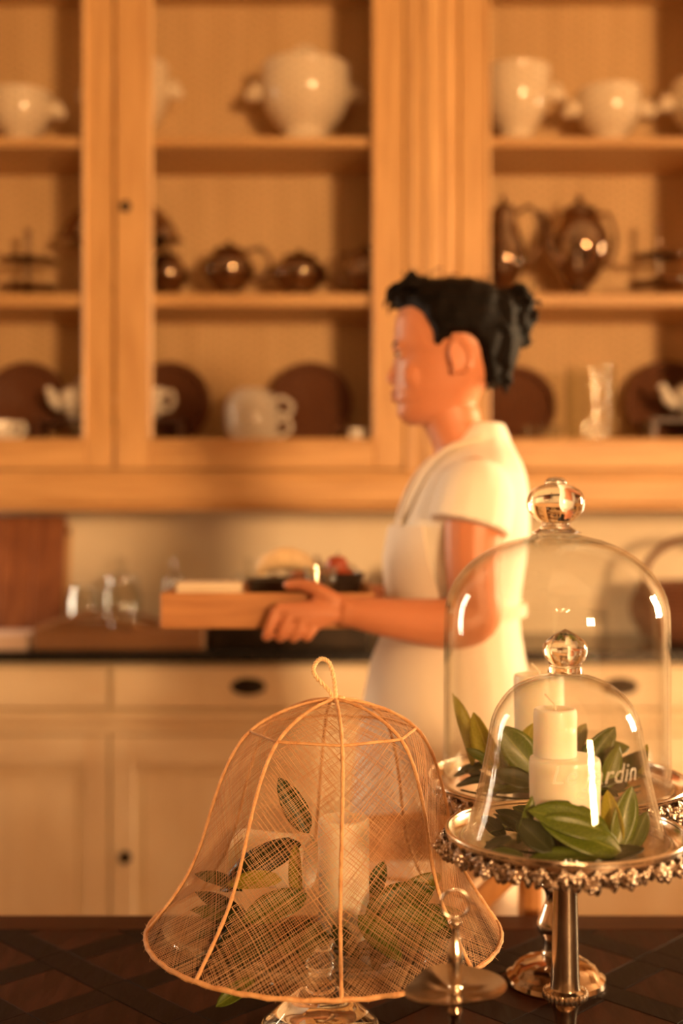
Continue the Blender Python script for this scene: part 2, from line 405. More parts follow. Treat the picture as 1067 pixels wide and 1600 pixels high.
for zt, zb in ((ZS2, zs(229)), (ZS1, zs(479))):
    for xa, xb in ((CX0+.03, .2304), (.2604, CX1-.03)):
        cbox('shelf', oakh, xa, xb, YSH, YBK-.012, zb, zt, .004)
# base moulding: three stepped strips
cbox('base_moulding', oakh, CX0, CX1, YC-.012, YBK, Z3(746), ZB, .004)
cbox('base_moulding', oakh, CX0, CX1, YC-.028, YBK, Z3(789), Z3(746), .008)
cbox('base_moulding', oakh, CX0, CX1, YC-.016, YBK, 1.304, Z3(789), .004)
cbox('top_rail', oakh, CX0, CX1, YC, YC+.03, 2.86, ZTOP)
# pilasters: flat board with raised fillets
for (p0, p1) in ((PIL0, PIL1), (CX0, X3(179)-.787-.004), (1.898, CX1)):
    pl = cbox('pilaster', oak, p0, p1, YC-.004, YC+.03, ZB, 2.86, .003)
    if p1-p0 > .1:
        w_ = p1-p0
        for u0, u1, pr in ((.12,.30,.010),(.36,.64,.016),(.70,.86,.010)):
            cbox('fillet', oak, p0+u0*w_, p0+u1*w_, YC-.004-pr, YC-.004, ZB, 2.86, .004, pl)
# doors
def hexmesh(W, H, s=.0125, r=.00042):
    m = MB(); dx = s*1.5; dy = s*sqrt(3)
    seen = set()
    nx = int(W/dx)+2; nz = int(H/dy)+2
    def seg(a, b):
        key = (round((a[0]+b[0])*2e4), round((a[1]+b[1])*2e4))
        if key in seen: return
        seen.add(key)
        for p in (a, b):
            if not (-.006 < p[0] < W+.006 and -.006 < p[1] < H+.006): return
        d = Vector((b[0]-a[0], b[1]-a[1])); n = Vector((-d.y, d.x)).normalized()*r
        P = [(a[0]+n.x,0,a[1]+n.y),(a[0]-n.x,0,a[1]-n.y),(a[0],-r*1.5,a[1]),(b[0]+n.x,0,b[1]+n.y),(b[0]-n.x,0,b[1]-n.y),(b[0],-r*1.5,b[1])]
        m.add(P, [(0,1,4,3),(1,2,5,4),(2,0,3,5)])
    for i in range(nx):
        for j in range(nz):
            cx_ = i*dx; cz_ = j*dy + (dy/2 if i % 2 else 0)
            pts = [(cx_+s*cos(pi/3*k), cz_+s*sin(pi/3*k)) for k in range(6)]
            for k in range(6): seg(pts[k], pts[(k+1) % 6])
    return m
OPW = X3(585)-X3(235); OZ0 = Z3(687); OZ1 = 2.815
wire_me = hexmesh(OPW, OZ1-OZ0).mesh('wire_mesh', iron, sharp=None, recalc=False)
def cab_door(xd0, xo0, xo1, xd1, knob_side):
    o = cab.location
    d = bpy.data.objects.new('door', None); COL.objects.link(d); d.parent = cab; d.location = (xd0-o.x, 0, 0)
    z0 = Z3(733)-o.z; z1 = 2.85-o.z; w_ = xd1-xd0; a = xo0-xd0; b = xo1-xd0; zo0 = OZ0-o.z; zo1 = OZ1-o.z
    def st(name, m, x0, x1, za, zb): MB().box(x0, x1, -.002, .024, za, zb, .004).build(name, m, d)
    st('stile', oak, .002, a, z0, z1); st('stile', oak, b, w_-.002, z0, z1)
    st('rail', oakh, a, b, z0, zo0); st('rail', oakh, a, b, zo1, z1)
    g = .014; bd = MB()
    bd.box(a-.004, a+g*.4, -.012, .02, zo0, zo1, .004); bd.box(b-g*.4, b+.004, -.012, .02, zo0, zo1, .004)
    bd.box(a-.004, b+.004, -.012, .02, zo0-g*.5, zo0+.003, .004)
    bd.build('bead_moulding', oak, d)
    me = put('wire_mesh', wire_me, d, (a, .020, zo0)); me['kind'] = 'stuff'
    kx = .030 if knob_side < 0 else w_-.030
    kz = Z3(323)-o.z
    if knob_side:
        kn = MB().lathe([(0,0),(.015,.001),(.015,.004),(.006,.006),(.006,.012),(.010,.018),(.008,.024),(0,.026)], 16, M=Matrix.Translation((kx, -.002, kz)) @ Matrix.Rotation(R(90), 4, 'X'))
        kn.build('knob', iron, d)
ow = OPW
dl0 = X3(179); dl1 = X3(632)
cab_door(dl0, X3(235), X3(585), dl1, -1)
cab_door(X3(177)-.787, X3(133)-ow, X3(133), X3(177), 0)
d3 = X3(717)
cab_door(d3, X3(762), X3(762)+ow, d3+.787, 0)
cab_door(d3+.79, d3+.79+.1, d3+.79+.1+ow, d3+.79+.787, -1)

# ================================================================== sideboard (lower part) and worktop
YL = 3.14
def X4(px): return (px-533.5)/F*YL
def Z4(py): return CAMZ - (py-800)/F*YL
ZCT = CAMZ - (1018-800)/F*3.10
sb = thing('sideboard', 'cream painted sideboard with drawers and panelled doors under the black worktop', 'sideboard', (.2454, YL, 0))
def sbox(name, m, x0, x1, y0, y1, z0, z1, bev=.003, parent=None):
    o = sb.location; p = parent.location if parent else Vector((0,0,0))
    return MB().box(x0-o.x-p.x, x1-o.x-p.x, y0-o.y, y1-o.y, z0-o.z, z1-o.z, bev).build(name, m, parent or sb)
ZT = ZCT-.030
sbox('body', cream, CX0, CX1, YL+.025, 3.56, .08, ZT-.0005, .003)
sbox('plinth', creamh, CX0+.02, CX1-.02, YL+.05, 3.54, 0, .08)
sbox('rail', creamh, CX0, CX1, YL, YL+.025, ZT-.010, ZT-.001)
sbox('rail', creamh, CX0, CX1, YL-.002, YL+.025, Z4(1131), Z4(1108)-.002)
sbox('rail', creamh, CX0, CX1, YL-.014, YL+.02, Z4(1122), Z4(1114), .004)
sbox('rail', creamh, CX0, CX1, YL-.006, YL+.025, Z4(1146), Z4(1131)-.001)
sbox('rail', creamh, CX0, CX1, YL, YL+.025, .08, .13)
UN = [(X4(172)-.734, X4(172)), (X4(172), X4(172)+.734), (X4(172)+.734+.25, X4(172)+1.468+.25), (X4(172)+1.468+.25, X4(172)+2.202+.25)]
sbox('pilaster', cream, UN[1][1]+.002, UN[2][0]-.002, YL-.004, YL+.025, .08, ZT-.011)
sbox('pilaster', cream, CX0, UN[0][0]-.002, YL-.004, YL+.025, .08, ZT-.011)
sbox('pilaster', cream, UN[3][1]+.002, CX1, YL-.004, YL+.025, .08, ZT-.011)
def cup_pull(cx, cz, par):
    m = MB(); rings = []
    for i in range(9):                      # half dome open at the bottom
        t = pi*i/8
        rings.append([(cx+.043*cos(t)*cos(p), YL-.012-.024*sin(p), cz+.024*sin(t)*cos(p)-.004) for p in [pi/2*j/6 for j in range(7)]])
    m.loft(rings, caps=False, closed=False)
    m.lathe([(0,0),(.046,0),(.046,.0022),(0,.0022)], 24, M=Matrix.Translation((cx, YL-.0098, cz+.004)) @ Matrix.Rotation(R(90), 4, 'X') @ Matrix.Diagonal((1,.50,1,1)))
    o = sb.location; p = par.location
    m.v = [(a-o.x-p.x, b-o.y, c-o.z) for a, b, c in m.v]
    m.build('cup_pull', iron, par)
for i, (xa, xb) in enumerate(UN):
    dr = sbox('drawer', creamh, xa+.004, xb-.004, YL-.010, YL+.024, Z4(1106), ZT-.012, .004)
    cup_pull((xa+xb)/2, Z4(1074), dr)
    dd = bpy.data.objects.new('door', None); COL.objects.link(dd); dd.parent = sb; dd.location = (0,0,0)
    xa += .003; xb -= .003; za, zb = .134, Z4(1148); s_ = .062; r_ = .078
    sbox('stile', cream, xa, xa+s_, YL-.008, YL+.024, za, zb, .003, dd)
    sbox('stile', cream, xb-s_, xb, YL-.008, YL+.024, za, zb, .003, dd)
    sbox('rail', creamh, xa+s_, xb-s_, YL-.008, YL+.024, zb-r_, zb, .003, dd)
    sbox('rail', creamh, xa+s_, xb-s_, YL-.008, YL+.024, za, za+r_, .003, dd)
    sbox('panel', cream, xa+s_, xb-s_, YL+.010, YL+.024, za+r_, zb-r_, 0, dd)
    sbox('panel_field', cream, xa+s_+.022, xb-s_-.022, YL+.001, YL+.0105, za+r_+.022, zb-r_-.022, .007, dd)
    if i in (1, 3):
        kx = xa+.038; kz = Z4(1338); o = sb.location
        MB().lathe([(0,0),(.017,.001),(.017,.004),(.006,.006),(.006,.014),(.012,.020),(.010,.027),(0,.029)], 16,
                   M=Matrix.Translation((kx-o.x, YL-.008-o.y, kz)) @ Matrix.Rotation(R(90), 4, 'X')).build('knob', iron, dd)
tag(MB().box(CX0-.02-.2454, CX1+.02-.2454, 3.10-YL, 3.575-YL, 0, .03, .004).build('worktop', stone, loc=(.2454, YL, ZT)), 'long polished black stone worktop running on top of the cream sideboard', 'worktop')
tag(MB().box(CX0, CX1, -.008, .008, ZT+.03, 1.303, 0).build('backsplash', plaster, loc=(0, 3.583, 0)), 'plain beige backsplash panel between worktop and display cabinet', 'backsplash')

# ================================================================== shelf goods
def on_shelf(px, D, z): return Vector(((px-533.5)/F*D, D, z))
def handles(root, m, r, z, lug=.03):
    for s in (-1, 1):                       # lion-head lugs
        g = MB().ell((s*(r+.012), 0, z), (.026, .024, .024), 12, 8).ell((s*(r+.034), 0, z-.006), (.013, .014, .018), 10, 6)
        g.ell((s*(r+.020), 0, z+.018), (.016, .02, .012), 10, 6)
        g.build('lug_handle', m, root)
def tureen(label, px, z, R_, H, D=3.395, lid=False, flare=0.0, lugs=True, group=None):
    t = thing('tureen', label, 'tureen', on_shelf(px, D, z), R(random.uniform(-8, 8)))
    f = H
    prof = smoothprof([(R_*.56, 0), (R_*.58, .10*f), (R_*.50, .20*f), (R_*.55, .26*f), (R_*.80, .42*f), (R_*.96, .62*f), (R_*(1.0+flare*.5), .82*f), (R_*(.98+flare), .93*f), (R_*(1.0+flare), .97*f), (R_*(.985+flare), f)], 4)
    rim = R_*(.99+flare)
    prof = [(0, .0)] + prof + [(rim-.008, f-.001), (R_*.86, .6*f), (R_*.4, .24*f), (0, .22*f)]
    MB().lathe(prof, 40).build('body', porc, t)
    if lugs: handles(t, porc, R_*.97, .70*f)
    if lid:
        l = MB().lathe([(0, f+.002-.002)] + smoothprof([(rim-.010, f+.001), (rim-.006, f+.004), (R_*.80, f+.010), (R_*.4, f+.015), (R_*.12, f+.016)], 4) + [(0, f+.0165)], 40).build('lid', porc, t)
        MB().tube([(R_*.30*cos(a), 0, f+.016+.046*sin(a)) for a in [pi*i/10 for i in range(11)]], .009, 8).build('lid_ring', porc, l)
    return t
S = 1/F*3.395
zt = ZS2 + .0005
tureen('squat ivory porcelain bowl with two lug handles at the left end of the top shelf', 33, zt, .088, .165, flare=.02)
tureen('ivory porcelain tureen half hidden behind the door stiles on the top shelf', 203, zt, .115, .245, D=3.40)
tureen('large ivory porcelain tureen with domed lid and loop ring on the top shelf', 477, zt, .130, .238, lid=True)
tureen('tall ivory porcelain footed pot with flared rim beside the oak pilaster', 806, zt, .098, .232, flare=.03)
tureen('low ivory porcelain bowl with two lugs between pot and covered tureen', 952, zt, .092, .172, flare=.02)
tureen('ivory porcelain tureen at the dark right end of the top shelf', 1108, zt, .108, .20, D=3.40)

def coffee_pot(name, label, px, z, R_, H, D=3.385, rz=0, spout=True, handle=True, m=silverdk, cat='pot', slim=False, lidknob=True):
    t = thing(name, label, cat, on_shelf(px, D, z), rz)
    if slim:
        prof = [(R_*.62, 0), (R_*.66, .03*H), (R_*.36, .09*H), (R_*.55, .16*H), (R_*1.0, .34*H), (R_*.92, .52*H), (R_*.62, .70*H), (R_*.56, .80*H)]
    else:
        prof = [(R_*.55, 0), (R_*.58, .04*H), (R_*.30, .12*H), (R_*.62, .22*H), (R_*1.0, .45*H), (R_*.95, .62*H), (R_*.66, .78*H), (R_*.60, .82*H)]
    prof = smoothprof(prof, 5)
    MB().lathe([(0, 0)] + prof + [(prof[-1][0]*.92, prof[-1][1]+.001), (0, prof[-1][1]+.001)], 32).build('body', m, t)
    r1, z1 = prof[-1]
    l = MB().lathe([(0, z1+.001)] + smoothprof([(r1*1.05, z1+.002), (r1*.95, z1+.04*H), (r1*.45, z1+.09*H), (r1*.18, z1+.10*H)], 4) + [(0, z1+.102*H)], 28).build('lid', m, t)
    if lidknob: MB().lathe(smoothprof([(0, z1+.10*H), (r1*.14, z1+.115*H), (r1*.24, z1+.145*H), (r1*.10, z1+.175*H), (0, z1+.19*H)], 4), 14).build('finial', m, l)
    if handle:
        MB().tube(bez([(R_*.62, 0, .80*H), (R_*1.25, 0, .86*H), (R_*1.62, 0, .66*H), (R_*1.4, 0, .42*H), (R_*.95, 0, .34*H)], 7), [.007]*29, 8).build('handle', m, t)
    if spout:
        MB().tube(bez([(-R_*.85, 0, .36*H), (-R_*1.30, 0, .46*H), (-R_*1.42, 0, .68*H), (-R_*1.68, 0, .80*H)], 7), [.018-.0004*i for i in range(22)], 10).build('spout', m, t)
    return t
zm = ZS1 + .0005
coffee_pot('coffee_pot', 'slim tarnished silver coffee pot with pointed lid next to the oak pilaster', 787, zm, .062, .315, slim=True)
coffee_pot('coffee_pot', 'large tarnished silver coffee pot with looped handle beside the tiered stand', 905, zm, .085, .305, rz=R(30))
coffee_pot('sugar_bowl', 'small silver sugar bowl at the left of the middle shelf row', 262, zm, .060, .150, spout=False, cat='bowl', handle=False)
coffee_pot('creamer', 'silver cream jug with big curled handle between two lidded silver bowls', 358, zm, .072, .175, spout=False, cat='jug')
coffee_pot('sauce_dish', 'low silver covered dish with peaked lid beside the cream jug', 468, zm, .078, .150, spout=False, handle=False, cat='dish')
coffee_pot('teapot', 'squat tarnished silver teapot against the right door stile of the middle shelf', 572, zm, .062, .165, rz=R(150), cat='teapot')
def tiered(label, px, z, D=3.385, r=.085, zs_=(.03, .105), H=.20, m=silverdk):
    t = thing('tiered_stand', label, 'tiered stand', on_shelf(px, D, z))
    MB().tube([(0,0,.004),(0,0,H-.03)], .005, 10).build('rod', silver, t)
    bs = MB()
    for i in range(5): bs.ell((0,0,.05+i*(H-.09)/5+.012), (.010,.010,.012), 10, 6)
    bs.build('beads', silver, t)
    MB().lathe(smoothprof([(0,H-.035),(.011,H-.028),(.006,H-.012),(.012,H),(0,H+.014)], 4), 14).build('finial', silver, t)
    for i, zz in enumerate(zs_):
        rr = r*(1-.0*i)
        MB().lathe([(0,zz),(rr*.85,zz),(rr,zz+.008),(rr*1.01,zz+.012),(rr*.98,zz+.012),(rr*.84,zz+.004),(0,zz+.004)], 32).build('plate', m, t)
    MB().lathe([(0,0),(.03,0),(.03,.004),(.012,.02),(.006,.03),(0,.031)], 20).build('foot', m, t)
tiered('two tier silver cake stand with beaded rod at the left end of the middle shelf', 43, zm)
tiered('two tier silver cake stand with beaded rod beside the large coffee pot', 1028, zm, zs_=(.04,.115), H=.225)
# domed silver urn partly behind the stiles
t = thing('urn', 'dark silver footed urn with shell shaped domed lid behind the door stile', 'urn', on_shelf(187, 3.40, zm))
MB().lathe([(0,0)] + smoothprof([(.05,0),(.052,.012),(.018,.03),(.016,.10),(.035,.125)], 5) + [(0,.126)], 28).build('foot', silverdk, t)
MB().lathe([(0,.126)] + smoothprof([(.036,.127),(.10,.150),(.172,.172),(.178,.180)], 5) + [(.165,.182),(0,.182)], 40, M=Matrix.Diagonal((1,.66,1,1)), rad=lambda a, r, z: 1+.03*cos(14*a)*(r/.18)).build('bowl', silverdk, t)
MB().lathe([(0,.183)] + smoothprof([(.165,.183),(.155,.21),(.115,.265),(.05,.295),(.02,.30)], 5) + [(0,.302)], 40, M=Matrix.Diagonal((1,.66,1,1)), rad=lambda a, r, z: 1+.04*cos(14*a)).build('lid', silverdk, t)

# bottom shelf
zb = ZS0 + .0005
def charger(label, px, R_, D=3.465, m=wick, z=zb, lean=9):
    # round woven tray standing on its rim and leaning on the back panel
    root = thing('round_tray', label, 'tray', on_shelf(px, D, z+.0095))
    n = 16; prof = [(0, 0)]
    for i in range(1, n+1):
        rr = R_*.88*i/n; prof += [(rr-.3*R_/n, .004), (rr, .001)]
    prof += [(R_*.90, .004), (R_*.97, .018), (R_, .020), (R_*1.0, .014), (R_*.93, -.006), (0, -.006)]
    M = Matrix.Translation((0, 0, R_)) @ Matrix.Rotation(R(90-lean), 4, 'X')
    M = Matrix.Translation((0, 0, 0)) @ Matrix.Rotation(R(-lean), 4, 'X') @ Matrix.Translation((0, 0, R_)) @ Matrix.Rotation(R(90), 4, 'X')
    MB().lathe(prof, 48, M=M).build('woven_base', m, root)
    MB().tube([M @ Vector((R_*.985*cos(a), R_*.985*sin(a), .016)) for a in [2*pi*i/40 for i in range(40)]], .009, 8, closed=True).build('rim', m, root)
    return root
charger('round brown wicker tray leaning behind the white teapot at the cabinet end', 38, .118)
charger('round brown wicker tray leaning behind the white cup and door stile', 262, .118)
charger('large dark brown wicker tray leaning behind the stacked cups', 484, .118)
charger('round brown wicker tray leaning behind the woman by the oak pilaster', 806, .112)
charger('round brown wicker tray leaning behind the glass vase and right teapot', 1045, .120)
def riser(label, px0, px1, D, h):
    a = on_shelf(px0, D, zb); b = on_shelf(px1, D, zb); w_ = b.x-a.x
    t = thing('riser', label, 'riser', (a+b)/2)
    MB().box(-w_/2, w_/2, -.06, .06, h-.012, h, .002).build('board', darkwood, t)
    for s in (-1, 1): MB().box(s*(w_/2-.008)-.008, s*(w_/2-.008)+.008, -.055, .055, 0, h-.012, .001).build('leg', darkwood, t)
    return t
RZ = .072
riser('dark wood riser under the white teapot and cup', 60, 290, 3.36, RZ)
riser('dark wood riser under the white teapot at the dark right end', 1010, 1180, 3.36, RZ)
def teapot(label, px, z, R_, H, D=3.36, rz=0, spout=True):
    t = thing('teapot', label, 'teapot', on_shelf(px, D, z), rz)
    prof = smoothprof([(R_*.60,0),(R_*.62,.05*H),(R_*.60,.10*H),(R_*.92,.35*H),(R_,.55*H),(R_*.94,.72*H),(R_*.72,.82*H)], 4)
    MB().lathe([(0,0)] + prof + [(0,.83*H)], 32).build('body', porcw, t)
    l = MB().lathe([(0,.82*H)] + smoothprof([(R_*.70,.825*H),(R_*.5,.90*H),(R_*.15,.95*H)], 4) + [(0,.95*H)], 28).build('lid', porcw, t)
    MB().lathe(smoothprof([(0,.94*H),(R_*.10,.98*H),(R_*.18,1.06*H),(R_*.08,1.14*H),(0,1.15*H)], 4), 14).build('lid_knob', porcw, l)
    if spout: MB().tube(bez([(-R_*.8,0,.35*H),(-R_*1.2,0,.50*H),(-R_*1.35,0,.72*H),(-R_*1.55,0,.84*H)], 6), [.020-.0006*i for i in range(19)], 10).build('spout', porcw, t)
    MB().tube(bez([(R_*.85,0,.72*H),(R_*1.30,0,.78*H),(R_*1.5,0,.5*H),(R_*1.2,0,.25*H),(R_*.9,0,.28*H)], 6), .008, 8).build('handle', porcw, t)
teapot('white porcelain teapot on a riser before the left wicker tray', 126, zb+RZ, .062, .105)
teapot('white porcelain teapot with spout at the dark right cabinet end', 1090, zb+RZ, .070, .118)
def cup(label, px, z, R_, H, D=3.36, cat='cup', group=None, rz=0, name='cup'):
    t = thing(name, label, cat, on_shelf(px, D, z), rz, group)
    MB().lathe([(0,0)] + smoothprof([(R_*.55,0),(R_*.56,.06*H),(R_*.75,.15*H),(R_*.96,.55*H),(R_,H)], 5) + [(R_-.005,H),(R_*.9,.55*H),(R_*.6,.15*H),(0,.12*H)], 32).build('bowl', porcw, t)
    MB().tube(bez([(R_*.92,0,.86*H),(R_*1.32,0,.88*H),(R_*1.42,0,.55*H),(R_*1.1,0,.30*H),(R_*.8,0,.32*H)], 6), .0065, 8).build('handle', porcw, t)
cup('white porcelain cup with round handle on the riser beside the teapot', 228, zb+RZ, .056, .088)
cup('large white breakfast cup at the bottom of the stack of two', 394, zb, .080, .078, rz=R(-14))
cup('large white breakfast cup turned over on top of the stack', 394, zb+.079, .080, .078, rz=R(8))
for o in bpy.data.objects:
    if o.get('label', '').startswith('large white breakfast cup turned'):
        for c in o.children: c.rotation_euler = (pi, 0, 0); c.location = (0, 0, .078)
cup('little white porcelain egg cup in front of the dark wicker tray', 555, zb, .022, .04, D=3.29, cat='egg cup', name='egg_cup')
cup('white porcelain cup cut by the picture edge before the left tray', 2, zb+.001, .045, .060, D=3.29)
# glass on the bottom shelf
def glass_lathe(name, label, cat, loc, prof, parts=(), m=jarglass):
    t = thing(name, label, cat, loc); MB().lathe(prof, 32).build('body', m, t)
    for nm, pr, mm in parts: MB().lathe(pr, 24).build(nm, mm, t)
    return t
glass_lathe('vase', 'tall straight clear glass vase between two wicker trays', 'vase', on_shelf(922, 3.36, zb),
    [(0,0),(.066,0),(.068,.006),(.068,.222),(.065,.222),(.064,.012),(0,.010)], m=vaseglass)
for i, (px, D) in enumerate(((826, 3.30), (848, 3.33), (868, 3.29))):
    glass_lathe('glass', ['small cut crystal glass nearest the oak pilaster', 'small cut crystal glass between two like it', 'small cut crystal glass beside the tall vase'][i], 'glass', on_shelf(px, D, zb),
        [(0,0),(.016,0),(.016,.004),(.013,.008),(.018,.05),(.0165,.05),(.0115,.010),(0,.009)])
glass_lathe('glass', 'small clear stemmed glass below the white teapot riser', 'glass', on_shelf(120, 3.275, zb), [(0,0),(.016,0),(.014,.003),(.003,.006),(.003,.03),(.014,.04),(.017,.062),(.0155,.062),(.012,.041),(0,.034)])

# ================================================================== goods on the worktop
def on_top(px, D): return Vector(((px-533.5)/F*D, D, ZCT+.0005))
t = thing('chopping_board', 'big red brown wooden chopping board leaning on the backsplash', 'chopping board', on_top(-5, 3.44))
M = Matrix.Rotation(R(-10), 4, 'X')
bx_ = on_top(95, 3.44).x - t.location.x
for i in range(4):
    x0 = -bx_ + i*bx_/2; MB().box(x0+.0006, x0+bx_/2-.0006, 0, .028, .003, .362, .004, M=M).build('plank', redwood, t)
t = thing('chopping_board', 'narrow pale board standing beside the red brown board', 'chopping board', on_top(99, 3.50))
MB().box(-.012, .012, 0, .02, 0, .33, .003, M=Matrix.Rotation(R(-8), 4, 'X')).build('plank', oak, t)
MB().box(-.010, .010, -.003, .0, .30, .32, .001, M=Matrix.Rotation(R(-8), 4, 'X')).build('hanging_tab', iron, t)
for i, (w_, lab) in enumerate(((.20, 'pale pink book lying flat under a thinner one'), (.185, 'thin pale book on top of the flat pink book'))):
    b = on_top(2, 3.19); t = thing('book', lab, 'book', (b.x, b.y, b.z+i*.0205), R(2*i))
    x1 = on_top(50 - 2*i, 3.19).x - b.x
    MB().box(x1-w_, x1, -.06, .08, .0025, .0175, 0).build('pages', paper2, t)
    MB().box(x1-w_-.003, x1+.003, -.063, .083, 0, .0025, .001).box(x1-w_-.003, x1+.003, -.063, .083, .0175, .020, .001).box(x1-w_-.003, x1+.003, -.063, -.060, .0025, .0175).build('cover', paper, t)
# wicker tray
c0, c1 = on_top(64, 3.22), on_top(325, 3.22); W2 = (c1.x-c0.x)/2
t = thing('wicker_tray', 'rectangular tan wicker tray with arched handles on the black worktop', 'tray', ((c0.x+c1.x)/2, 3.24, c0.z))
MB().box(-W2+.006, W2-.006, -.104, .104, 0, .008, .002).build('base', wickl, t)
H2 = .055
for nm, a in (('long_side', 0), ('long_side', 1)):
    s = -1 if a == 0 else 1
    MB().box(-W2, W2, s*.11-.006, s*.11+.006, 0, H2, .004).build('side', wickl, t)
for s in (-1, 1): MB().box(s*(W2-.006)-.006, s*(W2-.006)+.006, -.104, .104, 0, H2, .004).build('side', wickl, t)
for s in (-1, 1):
    yy = s*.11
    MB().tube([(-W2*.95+W2*1.25*i/14, yy, H2+.032*sin(pi*i/14)) for i in range(15)], .007, 8).build('handle', wickl, t)
# jars
def jar(label, px, D, R_, H, lid=True, z=0):
    l = on_top(px, D); l.z += z
    pts = [(0,0),(R_*.95,0),(R_,.008),(R_,H*.80),(R_*.80,H*.92),(R_*.78,H),(R_*.74,H),(R_*.76,H*.91),(R_*.95,H*.79),(R_*.95,.012),(0,.010)]
    parts = []
    if lid:
        parts = [('lid', [(0,H+.001),(R_*.9,H+.001),(R_*.9,H+.008),(R_*.3,H+.022),(R_*.12,H+.028),(R_*.12,H+.034),(R_*.26,H+.05),(R_*.18,H+.064),(0,H+.068)], jarglass)]
    return glass_lathe('jar', label, 'jar', l, pts, parts)
jar('low open clear glass jar behind the wicker tray', 130, 3.41, .044, .150, lid=False)
jar('clear lidded glass jar with round knob behind the wicker tray', 190, 3.43, .056, .168)
jar('small clear glass jar with tall stopper behind the wicker tray end', 272, 3.43, .036, .165)
t = jar('small glass bowl sitting inside the wicker tray', 186, 3.24, .032, .052, lid=False, z=.009)
coffee_pot('teapot', 'silver teapot standing on the worktop behind the carried wooden tray', 500, 0, .078, .235, cat='teapot').location = on_top(495, 3.43)
coffee_pot('creamer', 'silver cream jug standing on the worktop by the woman', 585, 0, .058, .215, cat='jug', spout=False).location = on_top(612, 3.45)
jar('clear glass jar beside the silver teapot on the worktop', 388, 3.44, .045, .165)
# black oven dish
a, b = on_top(335, 3.22), on_top(575, 3.22); w_ = (b.x-a.x)/2
t = thing('roasting_pan', 'black cast iron roasting pan on the worktop beside the wicker tray', 'pan', ((a.x+b.x)/2, 3.24, a.z))
MB().box(-w_, w_, -.10, .10, 0, .008, .003).build('base', iron, t)
for s in (-1, 1):
    MB().box(-w_, w_, s*.097-.004, s*.097+.004, .006, .062, .002).build('side', iron, t)
    MB().box(s*(w_-.004)-.004, s*(w_-.004)+.004, -.094, .094, .006, .062, .002).build('side', iron, t)
    MB().tube([(s*(w_), -.04, .05), (s*(w_+.012), -.035, .052), (s*(w_+.012), .035, .052), (s*w_, .04, .05)], .005, 8).build('handle', iron, t)
# big dark basket at the right
l = on_top(1092, 3.34)
t = thing('basket', 'big round dark brown wicker basket at the right end of the worktop', 'basket', l)
prof = [(0,0),(.13,0)]
for i in range(12):
    z = .01+.012*i; r = .155+.035*sin(pi*i/13); prof += [(r, z), (r+.004, z+.006)]
MB().lathe(prof + [(.165,.155),(.158,.155),(.15,.02),(0,.012)], 44).build('body', wick, t)
MB().tube([(.163*cos(a), .163*sin(a), .157) for a in [2*pi*i/36 for i in range(36)]], .009, 8, closed=True).build('rim', wick, t)
MB().tube(bez([(-.158,0,.155),(-.14,0,.23),(-.06,0,.285),(.06,0,.285),(.14,0,.23),(.158,0,.155)], 6), .010, 8).build('handle', wick, t)

# ================================================================== dining table
TZ = .75; TY1 = 1.615; TY0 = .62; TX0, TX1 = -1.30, 2.10
tb = thing('dining_table', 'dark brown dining table with lattice parquet top', 'table', (0, (TY0+TY1)/2, 0))
oy = (TY0+TY1)/2
top = MB().box(TX0, TX1, TY0-oy, TY1-oy, TZ-.036, TZ-.006, .002).build('tabletop', parqd, tb)
BW = .055
for (x0, x1, y0, y1) in ((TX0, TX1, TY0, TY0+BW), (TX0, TX1, TY1-BW, TY1), (TX0, TX0+BW, TY0+BW, TY1-BW), (TX1-BW, TX1, TY0+BW, TY1-BW)):
    MB().box(x0+.0004, x1-.0004, y0-oy+.0004, y1-oy-.0004, TZ-.0062, TZ, .001).build('border_board', tabrim, top)
# lattice: dark strips at 45 degrees with lighter squares between
def clip(poly, x0, x1, y0, y1):
    for ax, lim, sg in ((0, x0, 1), (0, x1, -1), (1, y0, 1), (1, y1, -1)):
        out = []
        for i in range(len(poly)):
            a, b = poly[i], poly[(i+1) % len(poly)]
            ia = (a[ax]-lim)*sg >= 0; ib = (b[ax]-lim)*sg >= 0
            if ia: out.append(a)
            if ia != ib:
                t = (lim-a[ax])/(b[ax]-a[ax]); out.append((a[0]+t*(b[0]-a[0]), a[1]+t*(b[1]-a[1])))
        poly = out
        if len(poly) < 3: return []
    return poly
PITCH = .130; SW = .040; q2 = sqrt(.5)
O0 = (-.346, 1.456)                        # a crossing of two strips
fx0, fx1, fy0, fy1 = TX0+BW, TX1-BW, TY0+BW, TY1-BW
shared = {}
def piece(kind, u0, u1, v0, v1, m, hgt):
    P = [(u0,v0),(u1,v0),(u1,v1),(u0,v1)]
    poly = [(O0[0]+(u*q2+v*q2), O0[1]+(-u*q2+v*q2)) for u, v in P]
    c = clip(poly, fx0, fx1, fy0, fy1)
    if len(c) < 3: return
    ar = abs(sum(c[i][0]*c[(i+1) % len(c)][1]-c[(i+1) % len(c)][0]*c[i][1] for i in range(len(c))))/2
    if ar < 2e-5: return
    cx_ = sum(p[0] for p in poly)/4; cy_ = sum(p[1] for p in poly)/4
    full = abs(ar-(u1-u0)*(v1-v0)) < 1e-7
    key = kind if full else None
    if key and key in shared: me = shared[key]
    else:
        s = .992
        n = len(c); mm = MB()
        lo = [((p[0]-cx_), (p[1]-cy_), -.0062) for p in c]; mid = [((p[0]-cx_), (p[1]-cy_), hgt-.0003) for p in c]
        gx = sum(p[0] for p in c)/n-cx_; gy = sum(p[1] for p in c)/n-cy_
        up = [(gx+(p[0]-cx_-gx)*.994, gy+(p[1]-cy_-gy)*.994, hgt) for p in c]
        mm.loft([lo, mid, up]); me = mm.mesh(kind, m, sharp=20)
        if key: shared[key] = me
    put(kind, me, top, (cx_, cy_-oy, TZ))
NU = 21; g = .0005
